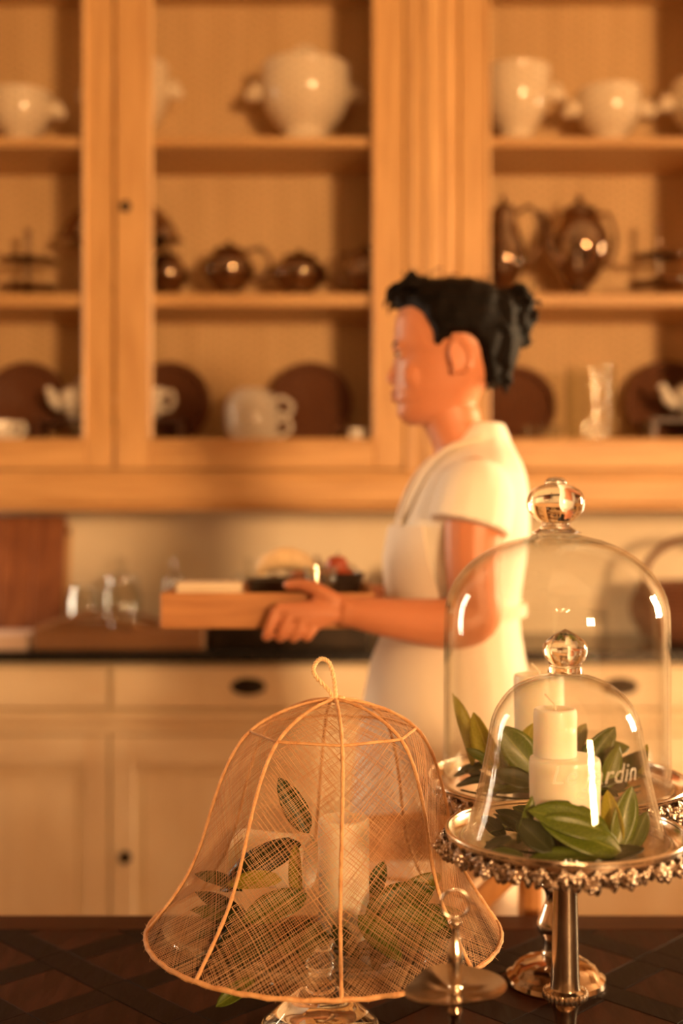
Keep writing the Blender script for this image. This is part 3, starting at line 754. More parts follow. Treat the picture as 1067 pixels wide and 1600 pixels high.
for i in range(-NU, NU+1):
    for j in range(-NU, NU+1):
        u = i*PITCH; v = j*PITCH; h = SW/2
        piece('square_tile', u+h+g, u+PITCH-h-g, v+h+g, v+PITCH-h-g, parq, -.0004)
        piece('strip', u-h+g, u+PITCH-h-g, v-h+g, v+h-g, parqd, .0)
        piece('cross_strip', u-h+g, u+h-g, v+h+g, v+PITCH-h-g, parqd, .0)
MB().box(TX0+.06, TX1-.06, TY0+.05-oy, TY1-.05-oy, TZ-.116, TZ-.036, .003).build('apron', tabrim, tb)
for sx in (TX0+.10, TX1-.10):
    for sy in (TY0+.09-oy, TY1-.09-oy):
        MB().lathe([(0,0)] + smoothprof([(.028,0),(.034,.03),(.022,.10),(.036,.30),(.026,.45),(.042,.56),(.042,TZ-.117)], 4) + [(0,TZ-.116)], 16, (sx, sy, 0)).build('leg', tabrim, tb)

# ================================================================== leaves
LEAF = {}
def leaf_mesh(w, bend, cup_, m, n=10, k=6):
    key = (round(w, 2), round(bend, 1), round(cup_, 1), m.name)
    if key in LEAF: return LEAF[key]
    v = []; uvs = []; f = []
    T = .006
    for side in (0, 1):
        for i in range(n+1):
            t = i/n
            hw = .5*w*(max(0, sin(pi*t**.88))**.62)*(1-.06*t)
            if i in (0, n): hw = .008
            for j in range(k+1):
                s = -1+2*j/k
                x = s*hw; z = cup_*(abs(s)**1.5)*hw + bend*(t*t-.0)*.5 + .012*sin(9*t+s*2)*abs(s) - side*T*(1-s*s*.9)
                v.append((x, t-bend*bend*.12*t*t, z)); uvs.append((.5+.5*s, t))
    st = (n+1)*(k+1)
    for i in range(n):
        for j in range(k):
            a = i*(k+1)+j; f.append((a, a+1, a+k+2, a+k+1)); f.append((st+a, st+a+k+1, st+a+k+2, st+a+1))
    for i in range(n):
        a = i*(k+1); f.append((a, a+k+1, st+a+k+1, st+a)); b = a+k; f.append((b, st+b, st+b+k+1, b+k+1))
    me = bpy.data.meshes.new('leaf'); me.from_pydata(v, [], f)
    ul = me.uv_layers.new(name='UVMap')
    for lp in me.loops: ul.data[lp.index].uv = uvs[lp.vertex_index]
    for p in me.polygons: p.use_smooth = True
    me.materials.append(m); LEAF[key] = me
    return me
def leaf(root, P0, P1, w=.4, face=(0,-.6,.8), bend=.25, cup_=.4, m=None, floor_z=None):
    # P0 stalk end, P1 tip, face = direction the upper side looks to (all world space)
    P0 = Vector(P0); P1 = Vector(P1); d = P1-P0; L = d.length; y = d.normalized()
    z = Vector(face); z = (z-y*z.dot(y)).normalized(); x = y.cross(z)
    M = Matrix((x, y, z)).transposed().to_4x4() @ Matrix.Diagonal((L, L, L, 1)); M.translation = P0 - root.location
    o = put('leaf', leaf_mesh(w, bend, cup_, m or leafg), root)
    o.matrix_basis = M
    if floor_z is not None:                  # rest on the plate instead of dipping into it
        lo = min((M @ v.co).z for v in o.data.vertices) + root.location.z
        if lo < floor_z: o.location.z += floor_z-lo
    return o
def on_plate(P, z): return Vector((P.x, P.y, z+.0016))
def sprig(label, loc, leaves, stem, floor_z=None, hang=()):
    r = thing('leaf_sprig', label, 'leaves', loc)
    MB().tube(bez([Vector(p)-Vector(loc) for p in stem], 5), .0013, 6).build('stem', leafd, r)
    for i, a in enumerate(leaves):
        p0, p1, kw = a; leaf(r, p0, p1, floor_z=None if i in hang else floor_z, **kw)
    return r
def candle(label, loc, R_, H, m=wax, tilt=None, wick=True, dip=.004):
    t = thing('candle', label, 'candle', loc)
    prof = [(0,0),(R_*.97,0),(R_,.002),(R_*.985,H*.5),(R_,H-.006),(R_*.97,H-.0015),(R_*.9,H),(R_*.6,H-dip),(0,H-dip*1.3)]
    MB().lathe(prof, 40, rad=lambda a, r, z: 1+.008*sin(3*a+z*40)).build('wax_body', m, t)
    if wick: MB().tube(bez([(0,0,H-dip*1.3-.002),(0,0,H+.003),(-.004,0,H+.008),(-.009,0,H+.013)], 5), .0012, 6).build('wick', wickm, t)
    if tilt: t.rotation_euler = tilt
    return t

# ================================================================== silver cake stands
def fan_leaf(seed):
    rnd = random.Random(seed); m = MB(); n = 17; rings = []
    ph = rnd.uniform(-.3, .3)
    for (rr, yy) in ((.02, .0030), (.30, .0052), (.62, .0046), (.88, .0034), (1.0, .0016), (.96, .0002)):
        row = []
        for i in range(n):
            a = -1.35 + 2.7*i/(n-1)
            lob = .70 + .34*abs(cos(3.0*a+ph))**.7
            r = rr*(1+(lob-1)*rr)
            vein = .0016*cos(6.0*a+2*ph)*rr
            row.append((.0125*sin(a)*r, -(yy+vein), -.0225*r*cos(a*.80) + .002))
        rings.append(row)
    rings.append([(x, .0022, z) for x, y, z in rings[-1]])
    m.loft(rings, caps=False, closed=False)
    return m
FAN = [fan_leaf(i).mesh('border_leaf', silverrel, sharp=None) for i in range(6)]
def berry_mesh():
    m = MB()
    for k in range(5):
        a = 2*pi*k/5; m.ell((.0035*cos(a), -.002, .0035*sin(a)), (.0026,.0028,.0026), 8, 6)
    m.ell((0,-.004,0), (.003,.003,.003), 8, 6); return m.mesh('border_berry', silverrel, sharp=None)
BERRY = berry_mesh()
def cake_stand(label, loc, zt, R_, stem_prof, foot_prof, seg=48, nleaf=52, ribs=True):
    t = thing('cake_stand', label, 'cake stand', loc)
    h = zt-loc[2]
    tray = MB().lathe([(0,h-.006),(R_*.90,h-.006),(R_*.965,h-.002),(R_*.985,h+.0035),(R_,h+.0065),(R_*1.005,h+.0045),(R_*1.005,h-.002),(R_*.97,h-.010),(R_*.5,h-.011),(.02,h-.013),(0,h-.013)], 96).build('tray', silver, t, sharp=50)
    MB().tube([(R_*.995*cos(a), R_*.995*sin(a), h+.0062) for a in [2*pi*i/90 for i in range(90)]], .0022, 8, closed=True).build('rim', silver, tray)
    rnd = random.Random(int(R_*1e4))
    for i in range(nleaf):
        a = 2*pi*i/nleaf + rnd.uniform(-.02,.02)
        o = put('border_leaf', FAN[rnd.randrange(6)], tray)
        s = rnd.uniform(.85, 1.15)*R_/.125
        o.matrix_basis = Matrix.Rotation(a+pi/2, 4, 'Z') @ Matrix.Translation((0, -R_*.995, h+.001)) @ Matrix.Rotation(R(rnd.uniform(-14,10)), 4, 'X') @ Matrix.Rotation(R(rnd.uniform(-22,22)), 4, 'Y') @ Matrix.Scale(s, 4)
        if i % 2 == 0:
            o = put('border_berry', BERRY, tray)
            o.matrix_basis = Matrix.Rotation(a+pi/2+pi/nleaf, 4, 'Z') @ Matrix.Translation((0, -R_*1.0-.004, h-.005-rnd.uniform(0,.006))) @ Matrix.Rotation(rnd.uniform(0,6), 4, 'Y') @ Matrix.Scale(rnd.uniform(.9,1.35), 4)
    MB().lathe(stem_prof(h), 40).build('stem', silver, t)
    MB().lathe(foot_prof, 64, rad=(lambda a, r, z: 1+.014*cos(24*a) if .015 < z < .027 and .022 < r < .049 else 1)).build('foot', silverdk, t)
    return t
# large stand
BX, BY = at(868, 1223, 1.384).x, 1.384
BZT = at(868, 1223, 1.384).z
def stem_big(h):
    return [(0,.02)] + smoothprof([(.017,.020),(.015,.026),(.0165,.034),(.0145,.040),(.015,.052),(.021,.062),(.0215,.070),(.016,.084),(.0115,.098),(.0135,.108),(.0185,.114),(.0185,.118),(.0135,.122),(.0125,.132),(.0125,.16),(.014,h-.05),(.022,h-.03),(.040,h-.014)], 4) + [(0,h-.0125)]
big = cake_stand('larger silver cake stand with leaf border carrying the tall dome', (BX, BY, TZ), BZT, .150, stem_big,
    [(0,0),(.057,0),(.0585,.004),(.057,.009),(.053,.012),(.050,.014),(.046,.020),(.036,.025),(.024,.028),(.017,.030),(0,.031)], nleaf=60)
# small stand
SX, SY = at(883, 1307, 1.10).x, 1.10
SZT = at(883, 1307, 1.10).z
def stem_small(h):
    zc = CAMZ-(1553-800)/F*1.10-TZ          # ribbed collar height
    return [(0,.02)] + smoothprof([(.022,.020),(.013,.034),(.0095,.06),(.0115,zc-.016),(.0155,zc-.006)], 5) + [(.0185,zc-.004),(.0195,zc),(.0185,zc+.004),(.0140,zc+.006)] + [(.0135,zc+.008),(.0128,zc+.02),(.0108,h-.035),(.0125,h-.024),(.03,h-.014)] + [(0,h-.0125)]
small = cake_stand('smaller silver cake stand with leaf border and slim tapered column', (SX, SY, TZ), SZT, .110, stem_small,
    [(0,0),(.060,0),(.0615,.004),(.060,.009),(.056,.012),(.050,.016),(.036,.022),(.024,.024),(.018,.026),(0,.027)], nleaf=46)
zc = CAMZ-(1553-800)/F*1.10-TZ
rb = MB()
for i in range(26):
    a = 2*pi*i/26; rb.ell((.0192*cos(a), .0192*sin(a), zc), (.0022,.0022,.0045), 6, 5)
rb.build('ribbed_collar', silver, small)

# ------------------------------------------------------------------ glass domes
def shell(outer, th):
    # outer profile from bottom to top (r, z); inner wall offset by th
    P = [Vector((r, z, 0)) for r, z in outer]; inn = []
    for i in range(len(P)):
        a = P[max(i-1,0)]; b = P[min(i+1,len(P)-1)]; t = (b-a).normalized(); n = Vector((-t.y, t.x, 0))
        q = P[i]+n*th; inn.append((max(q.x, 0), q.y))
    inn = [p for p in inn]
    inn[0] = (outer[0][0]-th, outer[0][1])
    inn[-1] = (0, inn[-1][1])
    return [(r, z) for r, z in outer] + inn[::-1] + [outer[0]]
def bell_outer(px_pts, cx_, D, z0, n=6):
    return smoothprof([((x-cx_)/F*D, CAMZ-(y-800)/F*D - z0) for x, y in px_pts], n)
# big dome (axis px 868); profile measured on its right-hand outline
bz = BZT-.0055
k_ = BY/F
prof = [(.1315,.0005),(.1330,.004),(.1312,.010),(.1305,.05),(.1305,.15),(.1300,.198)]
for i in range(1, 13):
    a = pi/2*i/13.2; prof.append((.130*cos(a)**.92, .198+.098*sin(a)**1.0))
prof = [(r, z) for r, z in prof if r > .03]
dm = thing('glass_dome', 'tall clear glass dome with ball knob over leaves and candle', 'dome', (BX, BY, bz))
topz = prof[-1][1]
o_ = prof + [(.022,topz+.004),(0,topz+.005)]
MB(1).lathe(shell(o_, .0032), 96).build('dome_shell', shellglass, dm, sharp=60)
kz = topz+.0053
kp = smoothprof([(.036,kz-.004),(.026,kz+.001),(.0185,kz+.006),(.0165,kz+.011),(.022,kz+.015),(.0315,kz+.025),(.0335,kz+.036),(.030,kz+.047),(.020,kz+.054),(.0135,kz+.056),(.0125,kz+.060),(.008,kz+.064)], 5) + [(0,kz+.065)]
kp = [(0, kz+.0002), (.030, kz-.0005)] + kp[6:]
MB().lathe(kp, 64).build('knob', clear, dm, sharp=60)
MB().tube([(.1318*cos(a), .1318*sin(a), .0045) for a in [2*pi*i/96 for i in range(96)]], .0036, 10, closed=True).build('base_rim', clear, dm, sharp=60)
# small bell
sz = SZT-.0055
bell_px = [(1042,1313),(1036,1300),(1024,1262),(1014,1220),(1005,1175),(997,1130),(984,1102),(962,1078),(930,1062),(905,1056)]
bo = bell_outer(bell_px, 882, 1.10, sz, 5)
zoff = bo[0][1]; bo = [(r, z-zoff+.004) for r, z in bo]
bo = [(bo[0][0]+.0008, .0004), (bo[0][0]+.0018, .002)] + bo
bl = thing('glass_bell', 'small clear glass bell jar with etched lettering over stacked candles', 'bell jar', (SX, SY, sz))
SHTOP = bo[-1][1]
MB(1).lathe(shell(bo + [(.006,SHTOP+.0012),(0,SHTOP+.0013)], .0026), 96).build('bell_shell', shellglass, bl, sharp=60)
kz = SHTOP+.0016
MB().lathe([(0,kz),(.012,kz-.0002)] + smoothprof([(.0165,kz-.0002),(.0155,kz+.003),(.0150,kz+.007),(.0185,kz+.013),(.0208,kz+.021),(.0185,kz+.028),(.0125,kz+.033),(.006,kz+.037)], 5) + [(0,kz+.040)], 64).build('knob', clear, bl, sharp=60)
MB().tube([((bo[1][0]-.001)*cos(a), (bo[1][0]-.001)*sin(a), .0032) for a in [2*pi*i/96 for i in range(96)]], .0026, 10, closed=True).build('base_rim', clear, bl, sharp=60)
def bell_r(z):
    for (r0, z0), (r1, z1) in zip(bo[2:], bo[3:]):
        if z0 <= z <= z1: return r0+(r1-r0)*(z-z0)/(z1-z0+1e-9)
    return bo[-1][0]
def etched(text, size, z_mid, th0):
    cu = bpy.data.curves.new('lettering', 'FONT'); cu.body = text; cu.size = size; cu.shear = .35; cu.align_x = 'CENTER'; cu.extrude = .0
    cu.space_character = 1.05; cu.resolution_u = 3
    to = bpy.data.objects.new('tmp', cu); COL.objects.link(to)
    dg = bpy.context.evaluated_depsgraph_get(); dg.update()
    me = bpy.data.meshes.new_from_object(to.evaluated_get(dg)); bpy.data.objects.remove(to)
    bm = bmesh.new(); bm.from_mesh(me)
    bmesh.ops.subdivide_edges(bm, edges=[e for e in bm.edges if e.calc_length() > .004], cuts=2)
    r = bmesh.ops.extrude_face_region(bm, geom=bm.faces[:])
    for v in [g for g in r['geom'] if isinstance(g, bmesh.types.BMVert)]: v.co.z += .00025
    for v in bm.verts:
        z = z_mid+v.co.y; rr = bell_r(z)+.00012+v.co.z; a = th0+v.co.x/max(rr, .02)
        v.co = Vector((rr*cos(a), rr*sin(a), z))
    bmesh.ops.recalc_face_normals(bm, faces=bm.faces[:])
    me2 = bpy.data.meshes.new('lettering'); bm.to_mesh(me2); bm.free(); me2.materials.append(frost); bpy.data.meshes.remove(me)
    return me2
ztxt = CAMZ-(1228-800)/F*1.02 - sz
put('lettering', etched('Le Jardin', .0225, ztxt, -pi/2+.20), bl)
mk = MB(); zz = CAMZ-(1247-800)/F*1.015 - sz; rr = bell_r(zz)+.0004
mk.tube([((rr)*cos(-pi/2+.0045*cos(a)/rr+.0), rr*sin(-pi/2+.0045*cos(a)/rr), zz+.0032*sin(a)) for a in [2*pi*i/20 for i in range(20)]], .00035, 5, closed=True)
mk.build('etched_ring', frost, bl)
# candles under the bell
BT = SZT-.0058
WT = CAMZ-(1182-800)/F*1.085
candle('wide ivory pillar candle among leaves in the small bell jar', (at(882,1300,1.085).x, 1.085, BT), .0325, WT-BT, wick=False, dip=.0)
candle('slim ivory candle stacked on the wide one in the bell jar', (at(867,1300,1.088).x, 1.088, WT+.0002), .0200, CAMZ-(1107-800)/F*1.088 - WT, dip=.002)
# candle in the big dome
candle('ivory pillar candle with bent wick inside the tall dome', (at(842,1223,1.40).x, 1.40, BZT-.0058), .0295, CAMZ-(1053-800)/F*1.40-BZT+.0058)

def inside(leaves, cx_, cy_, zmin, rlim, skip=(), cand=None):
    out = []
    for i, (a, b, kw) in enumerate(leaves):
        if i not in skip:
            q = []
            for P in (a, b):
                P = P.copy(); P.z = max(P.z, zmin+.003); d = Vector((P.x-cx_, P.y-cy_)); R_ = rlim(P.z)
                if d.length > R_: d *= R_/d.length; P.x = cx_+d.x; P.y = cy_+d.y
                q.append(P)
            a, b = q
            if cand:                         # slide the leaf off the candle's side
                hw = (b-a).length*kw.get('w', .4)*.5
                for _ in range(14):
                    ts = [a.lerp(b, t) for t in (0, .2, .4, .6, .8, 1)]
                    n_ = min(ts, key=lambda p_: (p_.xy-Vector(cand[:2])).length); d = n_.xy-Vector(cand[:2])
                    if d.length >= cand[2]+.35*hw: break
                    d = d.normalized() if d.length > 1e-5 else Vector((0,-1))
                    st = Vector((d.x, d.y, 0))*.003; a = a+st; b = b+st
        out.append((a, b, kw))
    return out
def off_candles(*cs):
    def ok(a, b):
        for (x, y, r) in cs:
            for t in (0, .25, .5, .75, 1):
                p_ = a.lerp(b, t)
                if (p_.x-x)**2+(p_.y-y)**2 < (r+.012)**2: return False
        return True
    return ok
def fill(cx_, cy_, z, Rmax, n, seed, Lr=(.045,.062), ms=None, keep=None, hmax=.03):
    rnd = random.Random(seed); out = []
    while len(out) < n:
        a = rnd.uniform(0, 2*pi); L = rnd.uniform(*Lr); r0 = rnd.uniform(.1, .55)*Rmax
        b = a + rnd.uniform(-1.3, 1.3)
        h0 = rnd.uniform(.002, .012); P0 = Vector((cx_+r0*cos(a), cy_+r0*sin(a), z+h0))
        h1 = rnd.uniform(.0, hmax); d = Vector((cos(b), sin(b), 0))
        P1 = P0 + d*sqrt(max(L*L-(h1-h0)**2, 1e-6)); P1.z = z+max(h1, .004)
        if (P1.xy-Vector((cx_, cy_))).length > Rmax*.96: continue
        if keep and not keep(P0, P1): continue
        out.append((P0, P1, dict(w=rnd.choice((.42,.46,.5)), face=(rnd.uniform(-.4,.4), rnd.uniform(-.6,.2), 1), bend=rnd.choice((-.2,-.1,.1)), cup_=.3, m=rnd.choice(ms or (leafg, leafd, leafd)))))
    return out
# ------------------------------------------------------------------ leaves under the small bell
def L_(a, b, Da, Db=None, **kw): return (at(a[0], a[1], Da), at(b[0], b[1], Db if Db else Da), kw)
sl = [
 L_((970,1331),(834,1284),1.045,1.022, w=.44, face=(.1,-.85,.6), bend=-.12, cup_=.25, m=leafg),
 L_((950,1300),(824,1258),1.055,1.040, w=.46, face=(.1,-.75,.7), bend=-.25, cup_=.25, m=leafg),
 L_((935,1340),(818,1352),1.03,1.025, w=.36, face=(0,-.6,.8), bend=.05, cup_=.3, m=leafg),
 L_((862,1330),(792,1286),1.03,1.04, w=.62, face=(-.2,-.8,.6), bend=.15, cup_=.3, m=leafd),
 L_((808,1318),(829,1241),1.045,1.055, w=.34, face=(.6,-.8,.2), bend=.1, cup_=.5, m=leafg),
 L_((800,1310),(733,1330),1.06,1.07, w=.46, face=(-.1,-.5,.85), bend=-.1, cup_=.2, m=leafd),
 L_((815,1340),(740,1345),1.03,1.05, w=.32, face=(0,-.5,.85), bend=.1, cup_=.4, m=leafg),
 L_((790,1320),(742,1275),1.10,1.13, w=.42, face=(-.3,-.6,.7), bend=.1, cup_=.3, m=leafd),
 L_((950,1330),(935,1232),1.07,1.075, w=.40, face=(-.5,-.8,.2), bend=.15, cup_=.4, m=leafy),
 L_((962,1335),(985,1228),1.06,1.075, w=.42, face=(.2,-.9,.3), bend=.1, cup_=.3, m=leafg),
 L_((985,1340),(1010,1268),1.06,1.08, w=.40, face=(.2,-.9,.3), bend=.1, cup_=.3, m=leafg),
 L_((925,1345),(1005,1335),1.04,1.06, w=.34, face=(0,-.5,.85), bend=.1, cup_=.3, m=leafd),
 L_((880,1340),(850,1275),1.048,1.05, w=.5, face=(0,-.9,.4), bend=.1, cup_=.3, m=leafd),
 L_((860,1300),(800,1262),1.15,1.17, w=.42, face=(-.3,-.6,.7), bend=.1, cup_=.3, m=leafg),
 L_((920,1300),(985,1290),1.15,1.16, w=.42, face=(.3,-.6,.7), bend=.1, cup_=.3, m=leafd),
]
scd = (at(882,1300,1.085).x, 1.085, .0335); bcd = (at(842,1223,1.40).x, 1.40, .0305)
bell_lim = lambda z: bell_r(max(z-sz, .0045))-.011
sk = off_candles((at(882,1300,1.085).x, 1.085, .0325)); bk = off_candles((at(842,1223,1.40).x, 1.40, .0295))
sprig('sprig of broad green leaves filling the small bell jar', (SX, SY, SZT-.005), inside(sl[:8], SX, SY, SZT-.005, bell_lim, cand=scd) + fill(SX, SY, SZT-.004, .084, 14, 21, (.035,.052), keep=sk), [on_plate(at(760,1330,1.09), SZT-.0045), on_plate(at(820,1335,1.06), SZT-.0045), on_plate(at(890,1342,1.05), SZT-.0045)], SZT-.0045)
sprig('sprig of upright green leaves at the candle\'s lit side in the bell jar', (SX+.03, SY, SZT-.005), inside(sl[8:], SX, SY, SZT-.005, bell_lim, cand=scd) + fill(SX, SY, SZT-.004, .084, 10, 22, (.035,.052), keep=sk), [on_plate(at(990,1330,1.09), SZT-.0045), on_plate(at(950,1338,1.06), SZT-.0045), on_plate(at(880,1345,1.05), SZT-.0045)], SZT-.0045)
# leaves in the big dome
bl_ = [
 L_((738,1196),(699,1084),1.365,1.38, w=.34, face=(.75,-.6,.2), bend=.12, cup_=.5, m=leafy),
 L_((775,1205),(738,1115),1.34,1.335, w=.42, face=(-.5,-.8,.2), bend=-.1, cup_=.4, m=leafy),
 L_((770,1195),(712,1172),1.32,1.32, w=.40, face=(0,-.7,.7), bend=.1, cup_=.3, m=leafg),
 L_((765,1195),(696,1208),1.35,1.375, w=.34, face=(0,-.5,.8), bend=-.25, cup_=.3, m=leafd),
 L_((770,1218),(703,1222),1.33,1.36, w=.34, face=(0,-.5,.8), bend=-.2, cup_=.3, m=leafd),
 L_((790,1232),(738,1234),1.29,1.31, w=.4, face=(0,-.5,.8), bend=-.1, cup_=.3, m=leafg),
 L_((838,1205),(780,1135),1.31,1.31, w=.60, face=(-.1,-.9,.3), bend=-.1, cup_=.2, m=leafg),
 L_((800,1210),(832,1128),1.33,1.33, w=.46, face=(.3,-.9,.2), bend=.1, cup_=.3, m=leafy),
 L_((835,1225),(770,1205),1.29,1.29, w=.5, face=(-.1,-.8,.5), bend=-.1, cup_=.3, m=leafd),
]
br_ = [
 L_((905,1210),(960,1135),1.33,1.34, w=.44, face=(.2,-.9,.3), bend=.1, cup_=.3, m=leafg),
 L_((905,1180),(985,1165),1.34,1.36, w=.42, face=(.1,-.7,.7), bend=-.1, cup_=.3, m=leafg),
 L_((915,1225),(990,1195),1.31,1.33, w=.46, face=(.1,-.7,.7), bend=-.1, cup_=.3, m=leafd),
 L_((940,1235),(965,1165),1.31,1.33, w=.46, face=(.3,-.9,.1), bend=.1, cup_=.3, m=leafg),
 L_((995,1218),(1012,1163),1.38,1.39, w=.32, face=(-.5,-.8,.2), bend=.1, cup_=.4, m=leafy),
 L_((880,1190),(915,1130),1.36,1.37, w=.44, face=(.2,-.9,.3), bend=.1, cup_=.3, m=leafy),
 L_((900,1235),(860,1240),1.29,1.28, w=.4, face=(.0,-.5,.8), bend=.1, cup_=.3, m=leafd),
]
sprig('sprig of yellow green leaves standing at the tall dome\'s edge nearer the net cover', (BX-.04, BY, BZT-.005), inside(bl_, BX, BY, BZT-.005, lambda z: .1255, cand=bcd) + fill(BX, BY, BZT-.004, .117, 14, 23, (.05,.07), hmax=.045, keep=bk) + fill(BX-.062, BY-.01, BZT-.004, .058, 8, 31, (.04,.055), hmax=.03), [on_plate(at(720,1212,1.36), BZT-.0045), on_plate(at(770,1222,1.33), BZT-.0045), on_plate(at(840,1232,1.31), BZT-.0045)], BZT-.0045)
sprig('sprig of green leaves behind the bell jar inside the tall dome', (BX+.04, BY, BZT-.005), inside(br_, BX, BY, BZT-.005, lambda z: .1255, cand=bcd) + fill(BX, BY, BZT-.004, .117, 12, 24, (.05,.07), hmax=.045, keep=bk), [on_plate(at(1000,1222,1.38), BZT-.0045), on_plate(at(950,1232,1.34), BZT-.0045), on_plate(at(880,1236,1.32), BZT-.0045)], BZT-.0045)

# ================================================================== net cover on its glass stand
NX, NY = at(500, 1440, 1.262).x, 1.262
gz = CAMZ-(1447-800)/F*NY                    # glass plate level
gs = thing('glass_cake_stand', 'low clear glass cake stand under the raffia net cover', 'cake stand', (NX, NY, TZ))
hp = gz-TZ
pr = [(0,.012)] + smoothprof([(.030,.006),(.052,.0012),(.0615,.0004),(.0632,.003),(.061,.0065),(.048,.018),(.030,.034),(.016,.046),(.0115,.054),(.0135,.062),(.0165,.069),(.0135,.077),(.0125,.085),(.020,hp-.0075)], 5) + [(0,hp-.0075)]
MB().lathe(pr, 64).build('foot', clear, gs, sharp=60)
MB().lathe([(0,hp-.007),(.12,hp-.005),(.154,hp-.003),(.1615,hp+.003),(.1655,hp+.0075),(.167,hp+.009),(.1655,hp+.0103),(.1633,hp+.0095),(.158,hp+.004),(.153,hp+.0012),(.10,hp),(0,hp)], 96).build('plate', shellglass, gs, sharp=60)
# bell of ribs, hoops and diagonal threads
nc = thing('net_cover', 'bell shaped raffia net food cover with cord loop on top', 'food cover', (NX+.004, NY, gz-.002))
nz0 = gz-.002
def nzp(py): return CAMZ-(py-800)/F*NY - nz0
net_prof = [(.187, 0), (.178,.012), (.160,.037), (.145,.062), (.133,.094), (.124,.130), (.114,.163), (.102,.190), (.0875,.209), (.066,.2235), (.040,.234), (.016,.2395), (.003,.2405)]
net_prof = [(r, z*(nzp(1093)/.2405)) for r, z in net_prof]
NP = [Vector((p.x, p.y)) for p in bez([(r, z, 0) for r, z in net_prof], 6)]
SL = [0]
for a, b in zip(NP, NP[1:]): SL.append(SL[-1]+(b-a).length)
LT = SL[-1]
def nprof(s):
    s = min(max(s, 0), LT)
    lo, hi = 0, len(SL)-1
    while hi-lo > 1:
        m_ = (lo+hi)//2
        if SL[m_] <= s: lo = m_
        else: hi = m_
    t = (s-SL[lo])/(SL[hi]-SL[lo]+1e-12); return NP[lo].lerp(NP[hi], t)
NR = 8; TH0 = -pi/2 + .10
def net_pt(th, s, off=0.0):
    p = nprof(s); q = ((th-TH0) % (2*pi/NR))/(2*pi/NR)
    edge = min(1, s/.05)                     # the rim hoop is round, the panels hang flatter between ribs
    sag = 1-.072*edge*sin(pi*q)**1.0
    lean = .012*p.y/.24
    r = p.x*sag+off
    return Vector((r*cos(th)+lean, r*sin(th), p.y + .0))
ribm = raffia
for i in range(NR):
    th = TH0 + 2*pi*i/NR
    path = [net_pt(th, LT*k/40, .0012) for k in range(41)]
    rb = MB().tube(path, [.0019+.00025*sin(k*2.1) for k in range(41)], 8)
    rb.build('rib', raffia, nc)
def hoop(s, r, n=96, off=.001):
    return [net_pt(TH0 + 2*pi*k/n, s, off) for k in range(n)]
s_ring = next(SL[i] for i in range(len(SL)) if NP[i].x <= .0875)
rimo = MB().tube([p+Vector((0,0,.0005*sin(k*1.7))) for k, p in enumerate(hoop(0, .187, 140, .0005))], [.0026+.0003*sin(k*2.3) for k in range(140)], 8, closed=True).build('rim_hoop', raffia, nc)
MB().tube(hoop(s_ring, 0), .0016, 6, closed=True).build('upper_hoop', raffia, nc)
# whiskers on the rim
wm = MB(); rnd = random.Random(3)
for i in range(150):
    th = rnd.uniform(0, 2*pi); p = net_pt(th, rnd.uniform(0,.002), .002); d = Vector((cos(th)*rnd.uniform(.2,1), sin(th)*rnd.uniform(.2,1), rnd.uniform(-1,.6)))*rnd.uniform(.002,.006)
    t_ = Vector((-sin(th), cos(th), 0))*rnd.uniform(-.004,.004)
    wm.tube([p, p+d*.6+t_*.4, p+d+t_], [.00022,.00018,.0001], 3)
ws = wm.build('rim_whiskers', thread, nc, sharp=None); ws['kind'] = 'stuff'
def seg_prism(m, pts, r, normals):
    n0 = len(m.v)
    for i, p in enumerate(pts):
        d = (pts[min(i+1, len(pts)-1)]-pts[max(i-1, 0)])
        nn = normals[i]; b = d.cross(nn)
        if b.length < 1e-9: b = Vector((0,0,1))
        b.normalize()
        m.v += [tuple(p+b*r), tuple(p-b*r), tuple(p+nn*r*1.1)]
    for i in range(len(pts)-1):
        a = n0+3*i
        m.f += [(a, a+1, a+4, a+3), (a+1, a+2, a+5, a+4), (a+2, a, a+3, a+5)]
rnd = random.Random(11)
for g_ in range(NR):
    m = MB(); tha = TH0 + 2*pi*g_/NR; span = 2*pi/NR
    for fam in (0, 1):
        al = R(rnd.uniform(42, 56))*(1 if fam == 0 else -1)
        ca, sa = cos(al), sin(al); sp = .0020
        kmax = int((LT+.2)/sp)+5
        off = rnd.random()*sp
        for kk in range(-kmax, kmax):
            if rnd.random() < .06: continue
            c0 = kk*sp + off + rnd.gauss(0, .00035)
            wob = rnd.gauss(0, .012)
            run = []; nr = []
            ns = int(LT/.009)
            for i in range(ns+1):
                y = LT*i/ns
                x = (c0 - y*sa)/ca + wob*y
                wdt = nprof(y).x*span
                if wdt < .012 or abs(x) > wdt/2:
                    if len(run) > 1: seg_prism(m, run, r_, nr)
                    run = []; nr = []; continue
                if not run: r_ = rnd.choice((.00018, .00021, .00027))
                th = tha + span*(.5+x/wdt)
                run.append(net_pt(th, y, .0002*(1 if fam else -1))); nr.append(Vector((cos(th), sin(th), .25)).normalized())
            if len(run) > 1: seg_prism(m, run, r_, nr)
    nt = m.build('net_panel', thread, nc, sharp=None, recalc=False); nt['kind'] = 'stuff'
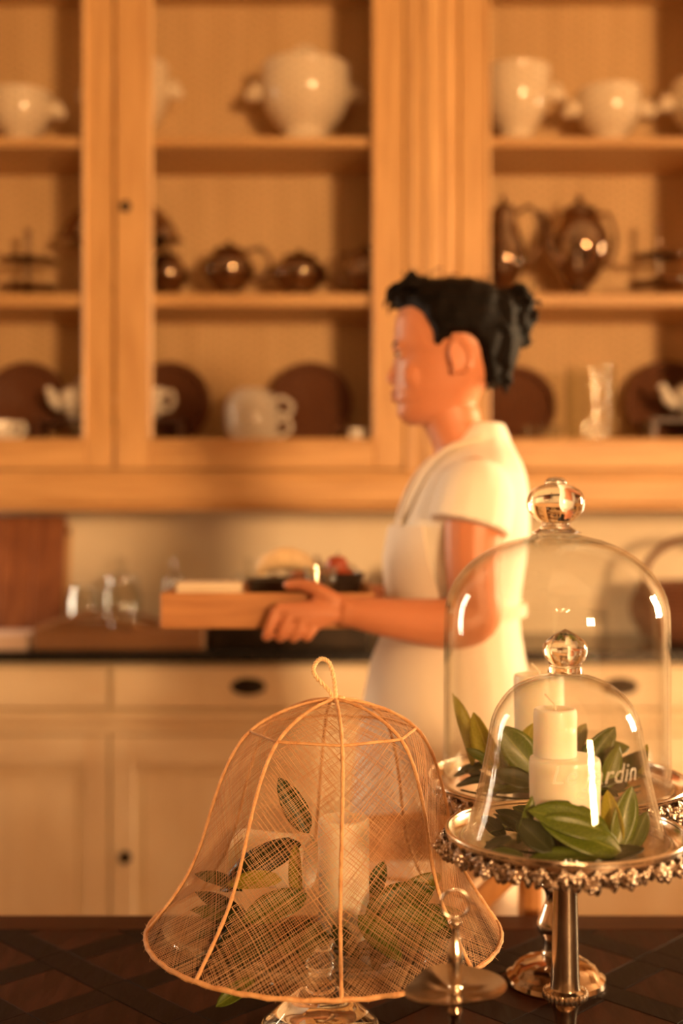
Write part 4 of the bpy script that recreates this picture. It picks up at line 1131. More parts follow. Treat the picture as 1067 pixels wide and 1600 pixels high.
# twisted cord loop
topz_ = NP[-1].y
lp = bez([(.012,0,topz_-.002),(.005,0,topz_+.010),(-.008,0,topz_+.024),(-.011,0,topz_+.034),(-.004,0,topz_+.043),(.005,0,topz_+.040),(.010,0,topz_+.026),(.012,0,topz_+.010),(.013,0,topz_-.002)], 12)
lp = [p*1.0 for p in lp]
for ph in (0, pi):
    pts = []
    for i, p in enumerate(lp):
        t_ = (lp[min(i+1,len(lp)-1)]-lp[max(i-1,0)]).normalized(); n1 = Vector((0,1,0)); n2 = t_.cross(n1)
        a = i*.95+ph; pts.append(p+(n1*cos(a)+n2*sin(a))*.0013)
    MB().tube(pts, .0014, 6).build("cord_loop", rope, nc)
kn = MB()
for i in range(9):
    a = rnd.uniform(0, 6.28); kn.ell((.013+.006*cos(a), .005*sin(a), topz_+rnd.uniform(-.002,.002)), (.004,.003,.0022), 8, 6)
kn.build('cord_knot', rope, nc)
# candles and leaves on the glass plate
candle('tall peach pillar candle standing under the net cover', (at(537,1432,1.235).x, 1.235, gz+.0002), .0268, (1432-1255)/F*1.235+.004, m=waxp, dip=.003, wick=False)
cl = candle('peach pillar candle lying on its side under the net cover', (at(400,1342,1.30).x, 1.30, gz+.031), .0300, .085, m=waxp, wick=False)
cl.rotation_euler = (0, R(90), R(-18)); cl.location = at(372, 1360, 1.31); cl.location.z = gz+.0605
nl = [
 L_((482,1302),(434,1214),1.20,1.20, w=.40, face=(.2,-.95,.1), bend=.1, cup_=.3, m=leafd),
 L_((470,1318),(332,1384),1.22,1.23, w=.40, face=(-.1,-.6,.8), bend=-.25, cup_=.25, m=leafd),
 L_((462,1320),(470,1415),1.20,1.18, w=.30, face=(-.5,-.8,.2), bend=.15, cup_=.5, m=leafy),
 L_((378,1392),(286,1370),1.22,1.245, w=.34, face=(0,-.4,.9), bend=.12, cup_=.6, m=leafd),
 L_((440,1375),(350,1375),1.20,1.21, w=.36, face=(0,-.7,.7), bend=-.3, cup_=.3, m=leafy),
 L_((480,1398),(378,1440),1.175,1.16, w=.46, face=(-.1,-.8,.6), bend=.1, cup_=.3, m=leafg),
 L_((440,1430),(335,1475),1.19,1.19, w=.44, face=(-.1,-.6,.8), bend=-.1, cup_=.3, m=leafd),
 L_((440,1450),(365,1505),1.16,1.15, w=.44, face=(-.1,-.7,.7), bend=.1, cup_=.3, m=leafd),
 L_((400,1450),(310,1420),1.24,1.25, w=.44, face=(0,-.6,.8), bend=-.1, cup_=.3, m=leafd),
 L_((520,1465),(430,1485),1.15,1.15, w=.44, face=(-.1,-.6,.8), bend=.1, cup_=.3, m=leafd),
 L_((398,1530),(338,1574),1.125,1.115, w=.42, face=(-.3,-.8,.5), bend=.1, cup_=.4, m=leafg),
]
nr_ = [
 L_((570,1435),(680,1385),1.20,1.22, w=.50, face=(.1,-.8,.6), bend=-.1, cup_=.25, m=leafg),
 L_((590,1440),(700,1440),1.19,1.20, w=.46, face=(.1,-.7,.7), bend=-.1, cup_=.3, m=leafg),
 L_((560,1430),(628,1500),1.17,1.14, w=.44, face=(.2,-.8,.5), bend=-.1, cup_=.3, m=leafg),
 L_((600,1450),(690,1480),1.17,1.16, w=.44, face=(.1,-.7,.7), bend=-.1, cup_=.3, m=leafd),
 L_((580,1400),(600,1345),1.27,1.28, w=.50, face=(.1,-.9,.4), bend=.1, cup_=.3, m=leafg),
 L_((620,1410),(690,1365),1.26,1.27, w=.46, face=(.1,-.9,.4), bend=-.1, cup_=.3, m=leafy),
 L_((520,1445),(560,1500),1.15,1.13, w=.46, face=(.0,-.7,.7), bend=.1, cup_=.3, m=leafd),
 L_((500,1440),(470,1505),1.15,1.13, w=.46, face=(.0,-.7,.7), bend=.1, cup_=.3, m=leafd),
]
def net_lim(z):
    for (r0, z0), (r1, z1) in zip(net_prof, net_prof[1:]):
        if z0 <= z-nz0 <= z1: return min(.162, (r0+(r1-r0)*(z-nz0-z0)/(z1-z0))*.93-.004)
    return .05
nk = off_candles((at(537,1432,1.235).x, 1.235, .0268), (cl.location.x+.02, 1.30, .034), (cl.location.x+.06, 1.295, .034))
sprig('sprig of dark curled leaves around the lying candle under the net', (NX-.07, NY, gz+.001), inside(nl, NX, NY, gz, net_lim, (10,)) + fill(NX-.06, NY-.03, gz+.002, .098, 12, 25, (.05,.075), (leafd, leafd, leafg), hmax=.035, keep=nk), [on_plate(at(480,1420,1.20), gz+.0012), on_plate(at(430,1440,1.18), gz+.0012), on_plate(at(340,1450,1.18), gz+.0012)], gz+.0012, (10,))
sprig('sprig of green leaves beside the standing candle under the net', (NX+.06, NY, gz+.001), inside(nr_, NX, NY, gz, net_lim) + fill(NX+.06, NY-.02, gz+.002, .095, 12, 26, (.05,.075), (leafg, leafd, leafg), hmax=.035, keep=nk), [on_plate(at(520,1440,1.19), gz+.0012), on_plate(at(590,1445,1.19), gz+.0012), on_plate(at(680,1440,1.22), gz+.0012)], gz+.0012)

# ================================================================== leaf dish with ring handle
HX, HY = at(711, 1551, .985).x, .985
hd = at(711, 1551, .985).z - TZ
ht = thing('leaf_dish', 'small silver leaf shaped dish on a stem with ring handle', 'dish', (HX, HY, TZ))
def heart(t):                                # outline: pointed at the left front, lobes to the back and right
    r = .0310*(1.05+.10*cos(2*t)+.06*cos(3*t+.4)); tip = max(0, cos((t-R(205))))**9*.012
    return r+tip
rings = []
for (f_, z) in ((0.02,.0000),(.45,.0005),(.75,.003),(.95,.0075),(1.0,.0085),(.985,.0072),(.75,.0018),(.45,-.0008),(.02,-.0012)):
    rings.append([(heart(a)*f_*cos(a)*1.06+.003*f_, heart(a)*f_*sin(a), hd+z+(.0004*sin(8*a) if .4 < f_ < .9 else 0)) for a in [2*pi*i/64 for i in range(64)]])
Md = Matrix.Translation((0,0,hd)) @ Matrix.Rotation(R(9), 4, 'X') @ Matrix.Translation((0,0,-hd))
rings = [[Md @ Vector(q) for q in r] for r in rings]
MB().loft(rings).build('dish', silver, ht, sharp=50)
zr = CAMZ-(1433-800)/F*HY-TZ
MB().lathe([(0,hd)] + smoothprof([(.0060,hd),(.0064,hd+.004),(.0045,hd+.0075),(.0062,hd+.012),(.0066,hd+.020),(.0072,hd+.032),(.0040,hd+.044),(.0032,hd+.054),(.0052,hd+.057),(.0055,hd+.0595),(.003,hd+.062)], 4) + [(0,hd+.0625)], 24).build('handle_stem', silver, ht)
rr = .0118
MB().tube([(rr*sin(a), .0, hd+.0622+rr-rr*cos(a)) for a in [2*pi*i/40 for i in range(40)]], .0011, 8, closed=True).build('ring_handle', silver, ht)
MB().lathe([(0,0)] + smoothprof([(.030,0),(.031,.003),(.018,.010),(.006,.025),(.0038,.06),(.0042,hd-.022),(.0062,hd-.016),(.0045,hd-.010),(.007,hd-.004)], 4) + [(0,hd-.001)], 28).build('pedestal', silverdk, ht)

# ================================================================== faceted glass pot with slim silver spoon behind the net
px_, D_ = 690, 1.42
jl = at(px_, 1525, D_); jl.z = TZ+.0003
pt = thing('crystal_pot', 'small faceted crystal pot standing behind the net cover', 'pot', jl)
prof = [(0,0),(.019,0)]
for i in range(4): prof += [(.0225,.004+.008*i),(.0200,.008+.008*i)]
prof += [(.0235,.038),(.0235,.041),(.019,.041),(.017,.006),(0,.005)]
MB().lathe(prof, 10).build('body', clear, pt, sharp=8)
MB().tube([(.0222*cos(a), .0222*sin(a), .0425) for a in [2*pi*i/30 for i in range(30)]], .0018, 8, closed=True).build('rim', silver, pt)
sp = thing('spoon', 'slim silver spoon with ball end standing in the crystal pot', 'spoon', jl + Vector((0,0,.0052)))
e = at(686, 1304, D_) - sp.location
MB().tube([(0.004,0,.012), (.002,0,.06), (e.x, 0, e.z-.004)], [.0022,.0016,.0017], 8).build('handle', silver, sp)
MB().ell((.004,0,.009), (.007,.003,.0088), 12, 8).build('bowl', silver, sp)
MB().ell((e.x,0,e.z), (.0042,.0042,.0042), 12, 8).build('ball', silver, sp)

# ================================================================== chair behind the table
CY_ = 1.69
c0 = at(520, 1300, CY_); c1 = at(828, 1300, CY_); cw = (c1.x-c0.x)/2
chr_ = thing('dining_chair', 'honey coloured wooden chair with crossed back tucked under the table', 'chair', ((c0.x+c1.x)/2, CY_, 0), R(0))
zrt = CAMZ-(1275-800)/F*CY_; zrb = CAMZ-(1347-800)/F*CY_
for s in (-1, 1):
    MB().tube([(s*cw*1.0, .02, 0), (s*cw*1.0, -.01, .42), (s*cw, .0, zrt-.02)], [.014,.019,.017], 10).build('back_post', chairwood, chr_)
    MB().tube([(s*cw*1.02, -.40, 0), (s*cw*1.02, -.38, .43)], [.013,.018], 10).build('leg', chairwood, chr_)
rail = [(x*cw*1.06, -.012+.03*(1-(x)**2)) for x in [-1+2*i/12 for i in range(13)]]
rr_ = []
for x, y in rail: rr_.append([(x, y-.010, zrb), (x, y+.010, zrb), (x, y+.012, zrt-.006-.01*abs(x/cw)**3), (x, y+.004, zrt-.01*abs(x/cw)**3), (x, y-.008, zrt-.006-.01*abs(x/cw)**3)])
MB().loft(rr_).build('top_rail', chairwood, chr_)
MB().box(-cw, cw, -.012, .012, .50, .53, .004).build('lower_rail', chairwood, chr_)
for s in (-1, 1):
    MB().tube(bez([(s*cw*.92, .004+s*.012, .53), (0, .008+s*.012, .53+(zrb-.53)*.55), (-s*cw*.92, .004+s*.012, zrb+.005)], 6), .017, 8, flat=.6).build('cross_brace', chairwood, chr_)
MB().box(-cw*1.1, cw*1.1, -.41, .02, .43, .455, .008).build('seat', chairwood, chr_)
MB().tube([(-cw*1.02,-.2,.2),(cw*1.02,-.2,.2)], .010, 8).build('stretcher', chairwood, chr_)
for s in (-1, 1): MB().tube([(s*cw*1.02,-.39,.2),(s*cw,.01,.2)], .010, 8).build('stretcher', chairwood, chr_)

# ================================================================== the woman
PY = 2.0
def W(px, py): return ((px-533.5)/F*PY, CAMZ-(py-800)/F*PY)
root = thing('person', 'woman in a white short sleeved dress carrying a wooden tray', 'person', (W(715,0)[0], PY, 0))
OX, OY = root.location.x, root.location.y
def loc(p): return Vector((p[0]-OX, p[1]-OY, p[2]))
def J(px, py, D): p = at(px, py, D); return loc(p)
def ring(py, xf, xb, hw, n=32, e=2.2, dx=0):
    x0, z = W(xf, py); x1, _ = W(xb, py); cx_ = (x0+x1)/2; rx = (x1-x0)/2
    out = []
    for k in range(n):
        a = 2*pi*k/n; c, s = cos(a), sin(a)
        out.append(Vector((cx_-OX + rx*math.copysign(abs(c)**(2/e), c), hw*math.copysign(abs(s)**(2/e), s), z)))
    return out
def remeshed(name, mb, vox, smooth=4, fac=.5):
    o = mb.build('tmp', None, sharp=None)
    r = o.modifiers.new('r', 'REMESH'); r.mode = 'VOXEL'; r.voxel_size = vox
    s = o.modifiers.new('s', 'SMOOTH'); s.iterations = smooth; s.factor = fac
    dg = bpy.context.evaluated_depsgraph_get(); dg.update()
    me = bpy.data.meshes.new_from_object(o.evaluated_get(dg)); me.name = name
    bpy.data.objects.remove(o)
    for p in me.polygons: p.use_smooth = True
    return me
HEAD = [(451,678,735,.022),(455,657,750,.042),(463,640,767,.057),(479,625,782,.069),(500,617,789,.0745),(525,614.5,790,.0765),(543,612,789,.077),(549,613,788,.0765),(557,618.5,786,.0745),
        (568,619,782,.0735),(580,618.5,776,.072),(592,618,768,.070),(602,617,760,.0675),(609,614.5,755,.065),(613,614,752,.064),(617,618,750,.062),(621,615,748,.060),(626,615,746,.058),(632,620,744,.055),(640,620,742,.051),(648,620,740,.046),(656,625,737,.038),(664,637,732,.028)]
def head_rings(n=40, off=0):
    out = []
    for py, xf, xb, hw in HEAD:
        x0, z = W(xf, py); x1, _ = W(xb, py); L = x1-x0; xm = x0+L*.60
        r = []
        for k in range(n):
            a = 2*pi*k/n; c, s = cos(a), sin(a)
            if c < 0: ex = 2.25; rx = xm-x0
            else: ex = 2.1; rx = x1-xm
            r.append(Vector((xm-OX+rx*math.copysign(abs(c)**(2/ex), c), hw*math.copysign(abs(s)**(2/ex), s), z)))
        out.append(r)
    return out
body = MB()
body.loft(head_rings()[::-1])
# nose
def Wv(px, py, y=0): x, z = W(px, py); return Vector((x-OX, y, z))
nose = []
for (py, xt, hw) in ((556,617,.006),(566,613.5,.0065),(576,609.5,.008),(585,605,.0105),(591,602.5,.0125),(596,604,.0145),(601,611,.0125),(603,618,.010)):
    nose.append([Wv(xt, py), Wv(xt+5, py, hw*.6), Wv(xt+14, py, hw), Wv(636, py, hw*1.2), Wv(636, py, -hw*1.2), Wv(xt+14, py, -hw), Wv(xt+5, py, -hw*.6)])
body.loft(nose)
for s in (-1, 1):                            # cheeks, brow ridge, ears
    body.ell(Wv(650, 592, s*.045), (.026, .014, .024), 12, 8)
    body.ell(Wv(624, 545, s*.028), (.010, .022, .006), 10, 6)
    Me = Matrix.Rotation(R(-14), 4, 'Y')
    body.ell(Wv(712, 566, s*.0775), (.0165, .0065, .029), 14, 10, M=Me)
    body.tube([Wv(712, 566, s*.083) + Me.to_3x3() @ Vector((.0155*cos(a), 0, .028*sin(a))) for a in [R(-70)+R(280)*i/14 for i in range(15)]], .0042, 6)
    body.ell(Wv(703, 587, s*.080), (.007, .005, .008), 8, 6)
    # closed-ish eyelids
    body.ell(Wv(628.5, 557, s*.031), (.0095, .0125, .0085), 10, 8)
# neck
nk = [ring(640, 655, 748, .050), ring(660, 660, 752, .0505), ring(680, 668, 762, .053), ring(705, 678, 780, .06), ring(730, 672, 800, .085)]
body.loft(nk[::-1])
TORSO = [(690,706,796,.066),(705,690,803,.094),(722,671,811,.134),(742,655,817,.166),(768,641,821,.180),(800,627,823,.174),(830,616,823,.164),(870,609,819,.150),(910,610,813,.138),(950,615,808,.132),(985,611,810,.143),(1030,594,816,.164),(1080,586,822,.178)]
def sh(r, k):                                # shrink ring towards its centre
    c = sum(r, Vector())/len(r); return [c+(p-c)*k for p in r]
body.loft([sh(ring(*t), .90) for t in TORSO][::-1])
for s in (-1, 1):                            # s=-1 is the near (left) side
    D = lambda d: PY + s*d
    Y_ = lambda p: Vector((p.x, s*abs(p.y), p.z))
    sh_ = J(744,768,1.86); sh_ = Vector((sh_.x, s*.135, sh_.z))
    ua = J(738,865,1.84); el = J(744,962,1.835); fa1 = J(694,974,1.832); fa2 = J(622,967,1.838); wr = J(552,957,1.842)
    arm = [Vector((sh_.x, s*.10, sh_.z+.012)), sh_, Y_(J(740,815,1.845)), Y_(ua), Y_(J(741,920,1.836)), Y_(el), Y_(J(722,973,1.832)), Y_(fa1), Y_(fa2), Y_(wr), Y_(J(535,955,1.842))]
    body.tube(bez(arm, 5), [v for p_, q_ in zip([.046,.050,.047,.044,.041,.039,.040,.0395,.033,.0245],[.050,.047,.044,.041,.039,.040,.0395,.033,.0245,.0235]) for v in [p_+(q_-p_)*i/5 for i in range(5)]] + [.0235], 14)
    # palm: outside the tray wall, fingers curl under it
    mcp = [Vector((-.100,.1665,1.150)), Vector((-.079,.1695,1.141)), Vector((-.058,.1695,1.133)), Vector((-.038,.1665,1.127))]
    wr_w = Vector((.012, .158, 1.1455))
    def H(v): return Vector((v.x-OX, s*v.y, v.z))
    for m_ in mcp: body.tube([H(wr_w), H(wr_w.lerp(m_, .5)+Vector((0,.002,.002))), H(m_)], [.0165,.0130,.0098], 8)
    body.ell(H(Vector((-.030,.163,1.147))), (.042,.0120,.019), 14, 8)
    body.ell(H(Vector((-.012,.160,1.158))), (.030,.0135,.015), 12, 8)
    fing = []
    for m_, dz in zip(mcp, (.036, .032, .026, .020)):
        fing.append([Vector((m_.x-.014, .1705, m_.z-dz)), Vector((m_.x-.017, .152, 1.1050)), Vector((m_.x-.014, .126, 1.1052))])
    for m_, fg, r0 in zip(mcp, fing, (.0088,.0090,.0086,.0076)):
        pts = [H(m_)] + [H(q) for q in fg]
        body.tube(bez(pts, 4), [r0*(1.08-.024*i) for i in range(13)], 8)
        body.ell(pts[-1], (r0*.78,)*3, 8, 6)
    th = [Vector((-.006,.160,1.160)), Vector((-.036,.160,1.178)), Vector((-.062,.148,1.1865)), Vector((-.084,.137,1.1850))]
    body.tube(bez([H(q) for q in th], 4), [.0135-.0004*i for i in range(13)], 8); body.ell(H(th[-1]), (.0088,)*3, 8, 6)
    # legs and feet
    hx = W(705,0)[0]-OX
    body.tube(bez([(hx, s*.085, .98), (hx-.005, s*.085, .80), (hx-.01+s*.05, s*.08, .50), (hx+.015+s*.06, s*.078, .33), (hx+.03+s*.07, s*.075, .09)], 5), [.085-.0026*i for i in range(21)], 14)
    body.tube(bez([(hx+.055+s*.07, s*.075, .045), (hx-.02+s*.07, s*.078, .04), (hx-.11+s*.07, s*.083, .025), (hx-.16+s*.07, s*.085, .020)], 4), [.034,.036,.037,.036,.034,.033,.032,.03,.029,.028,.026,.022,.018], 10)
bm_ = remeshed('body', body, .0032, 4)
bm_.materials.append(skin); put('body', bm_, root)
# eyes, brows, lips
for s in (-1, 1):
    ey = MB().ell(Wv(626.5, 558, s*.0315), (.0085,.0095,.0045), 12, 8).build('eye', eyew, root)
    MB().ell(Wv(623, 558, s*.031), (.0058,.0045,.0040), 10, 6).build('iris', eyed, ey)
    MB().tube([Wv(614.5, 543, s*.014), Wv(616, 539.5, s*.026), Wv(624, 541, s*.042)], [.0022,.0028,.0014], 6).build('eyebrow', hairm, root)
    MB().tube([Wv(616.5, 557.5, s*.022), Wv(617, 556, s*.031), Wv(622, 557, s*.041)], [.0010,.0016,.0010], 5).build('eyelashes', hairm, root)
MB().tube([Wv(626, 614.5, -.023), Wv(616.5, 613.3, -.010), Wv(614.5, 614, 0), Wv(616.5, 613.3, .010), Wv(626, 614.5, .023)], [.0015,.0045,.0045,.0045,.0015], 8).build('upper_lip', lipm, root)
MB().tube([Wv(626, 616.5, -.023), Wv(617.5, 622.5, -.010), Wv(616, 623.5, 0), Wv(617.5, 622.5, .010), Wv(626, 616.5, .023)], [.0015,.0050,.0055,.0050,.0015], 8).build('lower_lip', lipm, root)
# hair: cap grown out of the head surface inside the hairline, bun, fringe
poly = [(596,470),(606,488),(630,486),(652,494),(664,512),(671,538),(676,556),(684,546),(700,534),(722,532),(738,545),(746,575),(752,600),(775,608),(815,600),(850,520),(850,420),(600,400)]
def sdist(x, y):
    ins = False; d = 1e9; n = len(poly)
    for i in range(n):
        x0, y0 = poly[i]; x1, y1 = poly[(i+1) % n]
        if (y0 > y) != (y1 > y) and x < (x1-x0)*(y-y0)/(y1-y0)+x0: ins = not ins
        t = max(0, min(1, ((x-x0)*(x1-x0)+(y-y0)*(y1-y0))/((x1-x0)**2+(y1-y0)**2))); d = min(d, sqrt((x-x0-t*(x1-x0))**2+(y-y0-t*(y1-y0))**2))
    return d if ins else -d
hb = MB(); rings = []
hr = head_rings(56)
fine = []
for i in range(len(hr)-1):
    for t in (0, .5): fine.append([a.lerp(b, t) for a, b in zip(hr[i], hr[i+1])])
fine.append(hr[-1])
rnd = random.Random(5)
cen = Wv(705, 535)
for r in fine:
    row = []
    for k, p in enumerate(r):
        px = (p.x+OX)*F/PY+533.5; py = 800-(p.z-CAMZ)*F/PY
        t = max(0, min(1, (sdist(px, py)+1)/9)); t = t*t*(3-2*t)
        dirv = (p-cen); dirv.y *= 1.4; dirv.normalize()
        th_ = .015 + .0014*sin(px*.16+py*.09+k*.3) + (.010 if px > 770 else 0)
        row.append(p + dirv*(-.007 + (th_+.007)*t))
    rings.append(row)
rings.insert(0, [p*1 for p in sh(rings[0], .4)])
hb.loft(rings)
# crown volume, bun and fringe tufts
hb.ell(Wv(715,472), (.070,.060,.026), 16, 10)
hb.ell(Wv(782,565), (.020,.048,.036), 16, 10)
hb.ell(Wv(776,525), (.028,.060,.050), 16, 10)
hb.ell(Wv(806,494), (.032,.038,.046), 16, 10)
hb.ell(Wv(790,497), (.034,.034,.034), 16, 10)
hb.ell(Wv(645,454), (.034,.050,.021), 16, 10, M=Matrix.Rotation(R(-25), 4, 'Y'))
for i in range(110):                         # curls of the bun
    a = rnd.uniform(0, 2*pi); b = rnd.uniform(-1.4, 1.4)
    n_ = Vector((cos(b)*cos(a), cos(b)*sin(a), sin(b))); c = Wv(806, 494)
    if n_.x < -.55: continue
    t1 = n_.orthogonal().normalized(); t1.rotate(Quaternion(n_, rnd.uniform(0, 6.28))); L = rnd.uniform(.008,.018)
    p0 = c+Vector((n_.x*.028, n_.y*.034, n_.z*.042)); o_ = rnd.uniform(.002,.010)
    hb.tube(bez([p0-n_*.006, p0+n_*o_+t1*L*.3, p0+n_*o_*1.4+t1*L*.8, p0+n_*o_*.8+t1*L*1.3], 3), [.0045,.0045,.0042,.004,.0038,.0036,.0032,.0028,.0024,.0018], 6)
for i in range(90):                          # fringe curls swept forward over the forehead
    yy = rnd.uniform(-.056, .056); u = rnd.random(); px = 620+66*u; py = 452-14*sin(pi*u)+rnd.uniform(0,16)
    p0 = Wv(px, py+(yy/.056)**2*14, yy); dx = rnd.uniform(-.026,-.008)*(1 if u < .6 else .5); up = rnd.uniform(-.002, .012)*(1.3 if .3 < u < .8 else .5)
    e_ = Vector((dx*1.05, rnd.uniform(-.01,.01), -rnd.uniform(.002,.020) if u < .5 else rnd.uniform(-.008,.004)))
    hb.tube(bez([p0, p0+Vector((dx*.45, 0, up)), p0+Vector((dx*.9, rnd.uniform(-.006,.006), up*.5)), p0+e_], 3), [.0050,.0052,.0052,.005,.0046,.0042,.0036,.0030,.0025,.0018], 6)
for i in range(26):                          # wisps at the temple and nape
    s = rnd.choice((-1,1)); p0 = Wv(rnd.uniform(755,800), rnd.uniform(575,600), s*rnd.uniform(.005,.045))
    hb.tube(bez([p0, p0+Vector((.004,0,-.010)), p0+Vector((rnd.uniform(-.004,.010),0,-.018))], 3), [.0045,.004,.0036,.003,.0026,.002,.0016], 6)
hm_ = remeshed('hair', hb, .0028, 2, .4); hm_.materials.append(hairm); put('hair', hm_, root)
st_ = MB()
for i in range(90):                          # loose fine strands
    base = rnd.choice((Wv(rnd.uniform(625,690), 440, rnd.uniform(-.04,.04)), Wv(rnd.uniform(790,830), rnd.uniform(455,535), rnd.uniform(-.03,.03)), Wv(rnd.uniform(690,780), rnd.uniform(440,462), rnd.uniform(-.04,.04))))
    o1 = Vector((rnd.uniform(-.012,.016), rnd.uniform(-.01,.01), rnd.uniform(.002,.018)))
    st_.tube(bez([base, base+o1, base+o1*1.2+Vector((rnd.uniform(-.012,.012),0,rnd.uniform(-.012,.008)))], 4), .0006, 4)
so = st_.build('loose_strands', hairm, root, sharp=None); so['kind'] = 'stuff'
# dress
dr = MB()
DR = TORSO + [(1150,578,829,.190),(1275,571,838,.202),(1500,560,850,.222),(1720,550,860,.238)]
rr_ = []
full = []
for i in range(len(DR)-1):
    for t in (0, .34, .67): full.append(tuple(a+(b-a)*t for a, b in zip(DR[i], DR[i+1])))
full.append(DR[-1])
for t in full:
    r = ring(*t, n=64); py = t[0]
    amp = max(0, min(1, (py-985)/250))*.010 + .0012
    c = sum(r, Vector())/len(r)
    rr_.append([p + (p-c).normalized()*amp*sin(k*2*pi/64*11+py*.004) for k, p in enumerate(r)])
dr.loft(rr_[::-1])
for s in (-1, 1):
    a = Vector((J(745,752,1.86).x, s*.120, J(745,752,1.86).z)); b = Vector((J(741,785,1.85).x, s*.152, J(741,785,1.85).z)); c = Vector((J(732,824,1.84).x, s*.162, J(732,824,1.84).z))
    dr.tube(bez([a, b, c], 5), [.050,.054,.057,.059,.061,.062,.062,.063,.064,.065,.066], 18)
# standing collar
dr.loft([ring(700,686,798,.070), ring(684,700,796,.064), ring(670,716,790,.058), ring(662,724,786,.055)], caps=True)
dm_ = remeshed('dress', dr, .005, 3); dm_.materials.append(cloth); put('dress', dm_, root)
# apron wrapped over the front
def apron_patch(rows, ang, off, name, par):
    rings_o = []; rings_i = []
    for t, an in zip(rows, ang):
        r = ring(*t, n=96); c = sum(r, Vector())/len(r)
        amp = max(0, min(1, (t[0]-985)/250))*.010
        sel = []
        for i in range(25):
            a = pi + R(an)*(-1+2*i/24); q = a/(2*pi)*96; k0 = int(q) % 96; k1 = (k0+1) % 96; p = r[k0].lerp(r[k1], q-int(q))
            d = (p-c); d.z = 0; d.normalize(); sel.append((p, d, amp*abs(sin(a*5.5))))
        rings_o.append([p+d*(off+.004+am) for p, d, am in sel]); rings_i.append([p+d*(off-.002+am) for p, d, am in sel])
    m = MB(); m.loft([o+i[::-1] for o, i in zip(rings_o, rings_i)])
    return m.build(name, apronm, par, sharp=60)
bib = [t for t in full if 820 <= t[0] <= 960]; skt = [t for t in full if 948 <= t[0] <= 1560]
ap = apron_patch(skt, [118]*len(skt), .010, 'apron', root)
apron_patch(bib, [52 + 30*(i/len(bib)) for i in range(len(bib))], .008, 'bib', ap)
MB().loft([[p*1 for p in sh(ring(958,612,812,.140, n=48), 1.09)], [p*1 for p in sh(ring(940,614,811,.140, n=48), 1.09)]], caps=False).build('waistband', apronm, ap)
for s in (-1, 1):
    MB().tube(bez([Wv(620,826,s*.060), Wv(634,780,s*.075), Wv(660,733,s*.075), Wv(700,700,s*.066), Wv(745,688,s*.066)], 5), .010, 8, flat=.35).build('strap', apronm, ap)
for s in (-1, 1):
    hx = W(705,0)[0]-OX
    MB().tube(bez([(hx+.072+s*.07, s*.075, .038), (hx-.02+s*.07, s*.078, .036), (hx-.11+s*.07, s*.083, .030), (hx-.185+s*.07, s*.085, .026)], 4), [.030,.037,.038,.038,.037,.037,.036,.035,.034,.033,.032,.029,.024], 12).build('shoe', shoem, root)

# ================================================================== wooden tray she carries
tx0, tx1 = -.285, .052
TB = 1.117
ty = thing('serving_tray', 'wooden serving box held in both hands by the woman', 'tray', ((tx0+tx1)/2, PY, TB))
hw = (tx1-tx0)/2; hy = .142; hh = .056
for i in range(4): MB().box(-hw+.008, hw-.008, -hy+.008+i*(2*hy-.016)/4+.0005, -hy+.008+(i+1)*(2*hy-.016)/4-.0005, 0, .008, .001).build('base_slat', traywood, ty)
for s in (-1, 1):
    MB().box(-hw, hw, s*(hy-.004)-.004, s*(hy-.004)+.004, 0, hh, .002).build('long_side', traywood, ty)
    MB().box(s*(hw-.004)-.004, s*(hw-.004)+.004, -hy+.0085, hy-.0085, 0, hh, .002).build('end_side', traywood, ty)
ZT_ = TB+.0085
def on_tray(px, D): return Vector(((px-533.5)/F*D, D, ZT_))
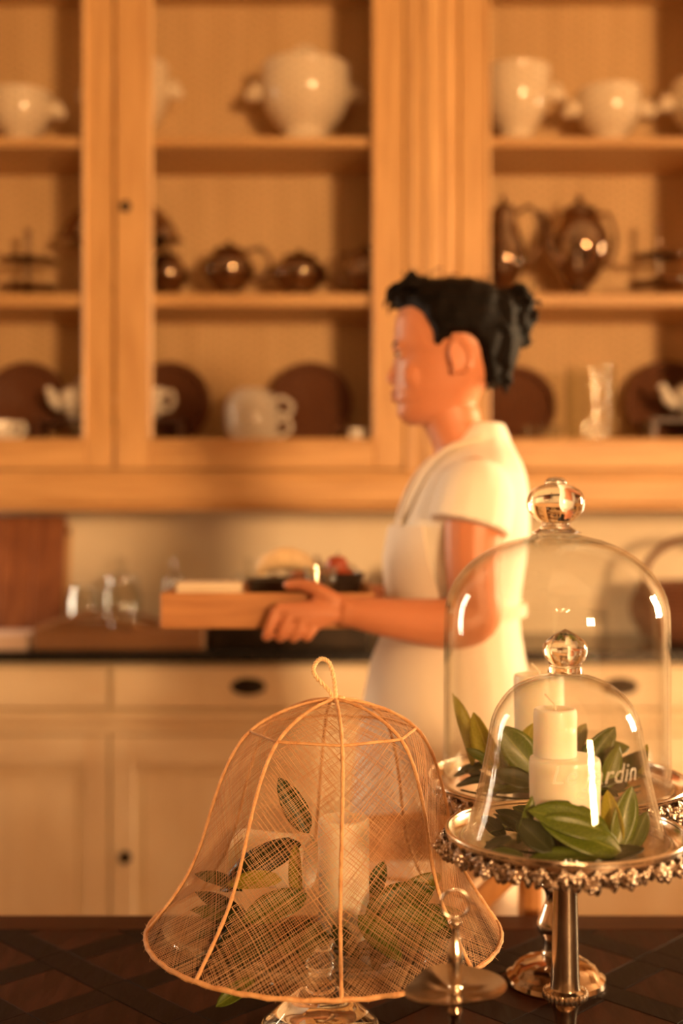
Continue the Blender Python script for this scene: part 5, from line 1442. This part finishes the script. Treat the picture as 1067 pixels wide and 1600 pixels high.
# folded linen on the left end
l = Vector((-.215, 1.93, ZT_))
t = thing('napkin', 'thick folded cream linen napkin lying in the serving box', 'napkin', l, R(4))
for i in range(5): MB().box(-.058+.001*i, .060-.0015*i, -.05, .05, .0122*i, .0122*i+.0118, .005).build('fold', linen, t)
def bowl(name, label, cat, l, R_, H, m):
    t = thing(name, label, cat, l)
    MB().lathe([(0,0)] + smoothprof([(R_*.5,0),(R_*.52,.05*H),(R_*.8,.45*H),(R_,H)], 5) + [(R_-.005,H),(R_*.74,.48*H),(R_*.4,.12*H),(0,.1*H)], 32).build('shell', m, t)
    MB().lathe([(R_*.5,-.0002),(R_*.53,-.0002),(R_*.53,.004),(R_*.5,.004),(R_*.5,-.0002)], 24).build('foot_ring', m, t)
    return t
bowl('bowl', 'dark stoneware bowl with pale bread in the serving box', 'bowl', Vector((-.100, 2.00, ZT_)), .062, .062, darkc)
bowl('bowl', 'dark stoneware bowl of red fruit near the woman in the serving box', 'bowl', Vector((-.010, 2.055, ZT_)), .050, .070, darkc)
t = thing('bread', 'curved pale bread roll resting across the dark bowl', 'bread', Vector((-.098, 1.99, ZT_+.041)))
arc = [(.042*cos(a)+.004, .006*cos(a*2), .030+.026*sin(a)) for a in [R(-10)+R(200)*i/14 for i in range(15)]]
MB().tube(arc, [.006+.013*sin(pi*i/14) for i in range(15)], 12).build('crust', bread, t)
sg = MB()
for i in range(2, 13, 2): sg.ell(arc[i], ((.0065+.013*sin(pi*i/14))*1.05, (.0065+.013*sin(pi*i/14))*1.05, .006), 12, 6, M=Matrix.Rotation(-(R(-10)+R(200)*i/14)+pi/2*0, 4, 'Y'))
sg.build('crust_ridges', bread, t)
for i, (dx, dy, dz) in enumerate(((-.018,-.012,.048),(.018,-.010,.049),(0,.018,.050),(.002,-.004,.074))):
    t = thing('plum', ['red plum against the far rim of the fruit bowl', 'red plum lowest on the woman\'s side of the fruit bowl', 'red plum in the middle of the fruit bowl', 'red plum on top of the others in the fruit bowl'][(0,1,2,3)[i]], 'plum', Vector((-.010+dx, 2.055+dy, ZT_+dz-.010)))
    MB().lathe(smoothprof([(0,.003),(.010,.0005),(.0185,.010),(.0195,.019),(.015,.030),(.006,.0345)], 4) + [(0,.033)], 18).build('flesh', fruitm, t)
    MB().tube([(0,0,.032),(.001,0,.038),(.003,0,.042)], .0009, 5).build('stalk', leafd, t)
glass_lathe('glass', 'small clear tumbler between bread bowl and woman in the serving box', 'glass', Vector((-.035, 1.93, ZT_)), [(0,0),(.022,0),(.023,.004),(.027,.085),(.0255,.085),(.0215,.008),(0,.007)])
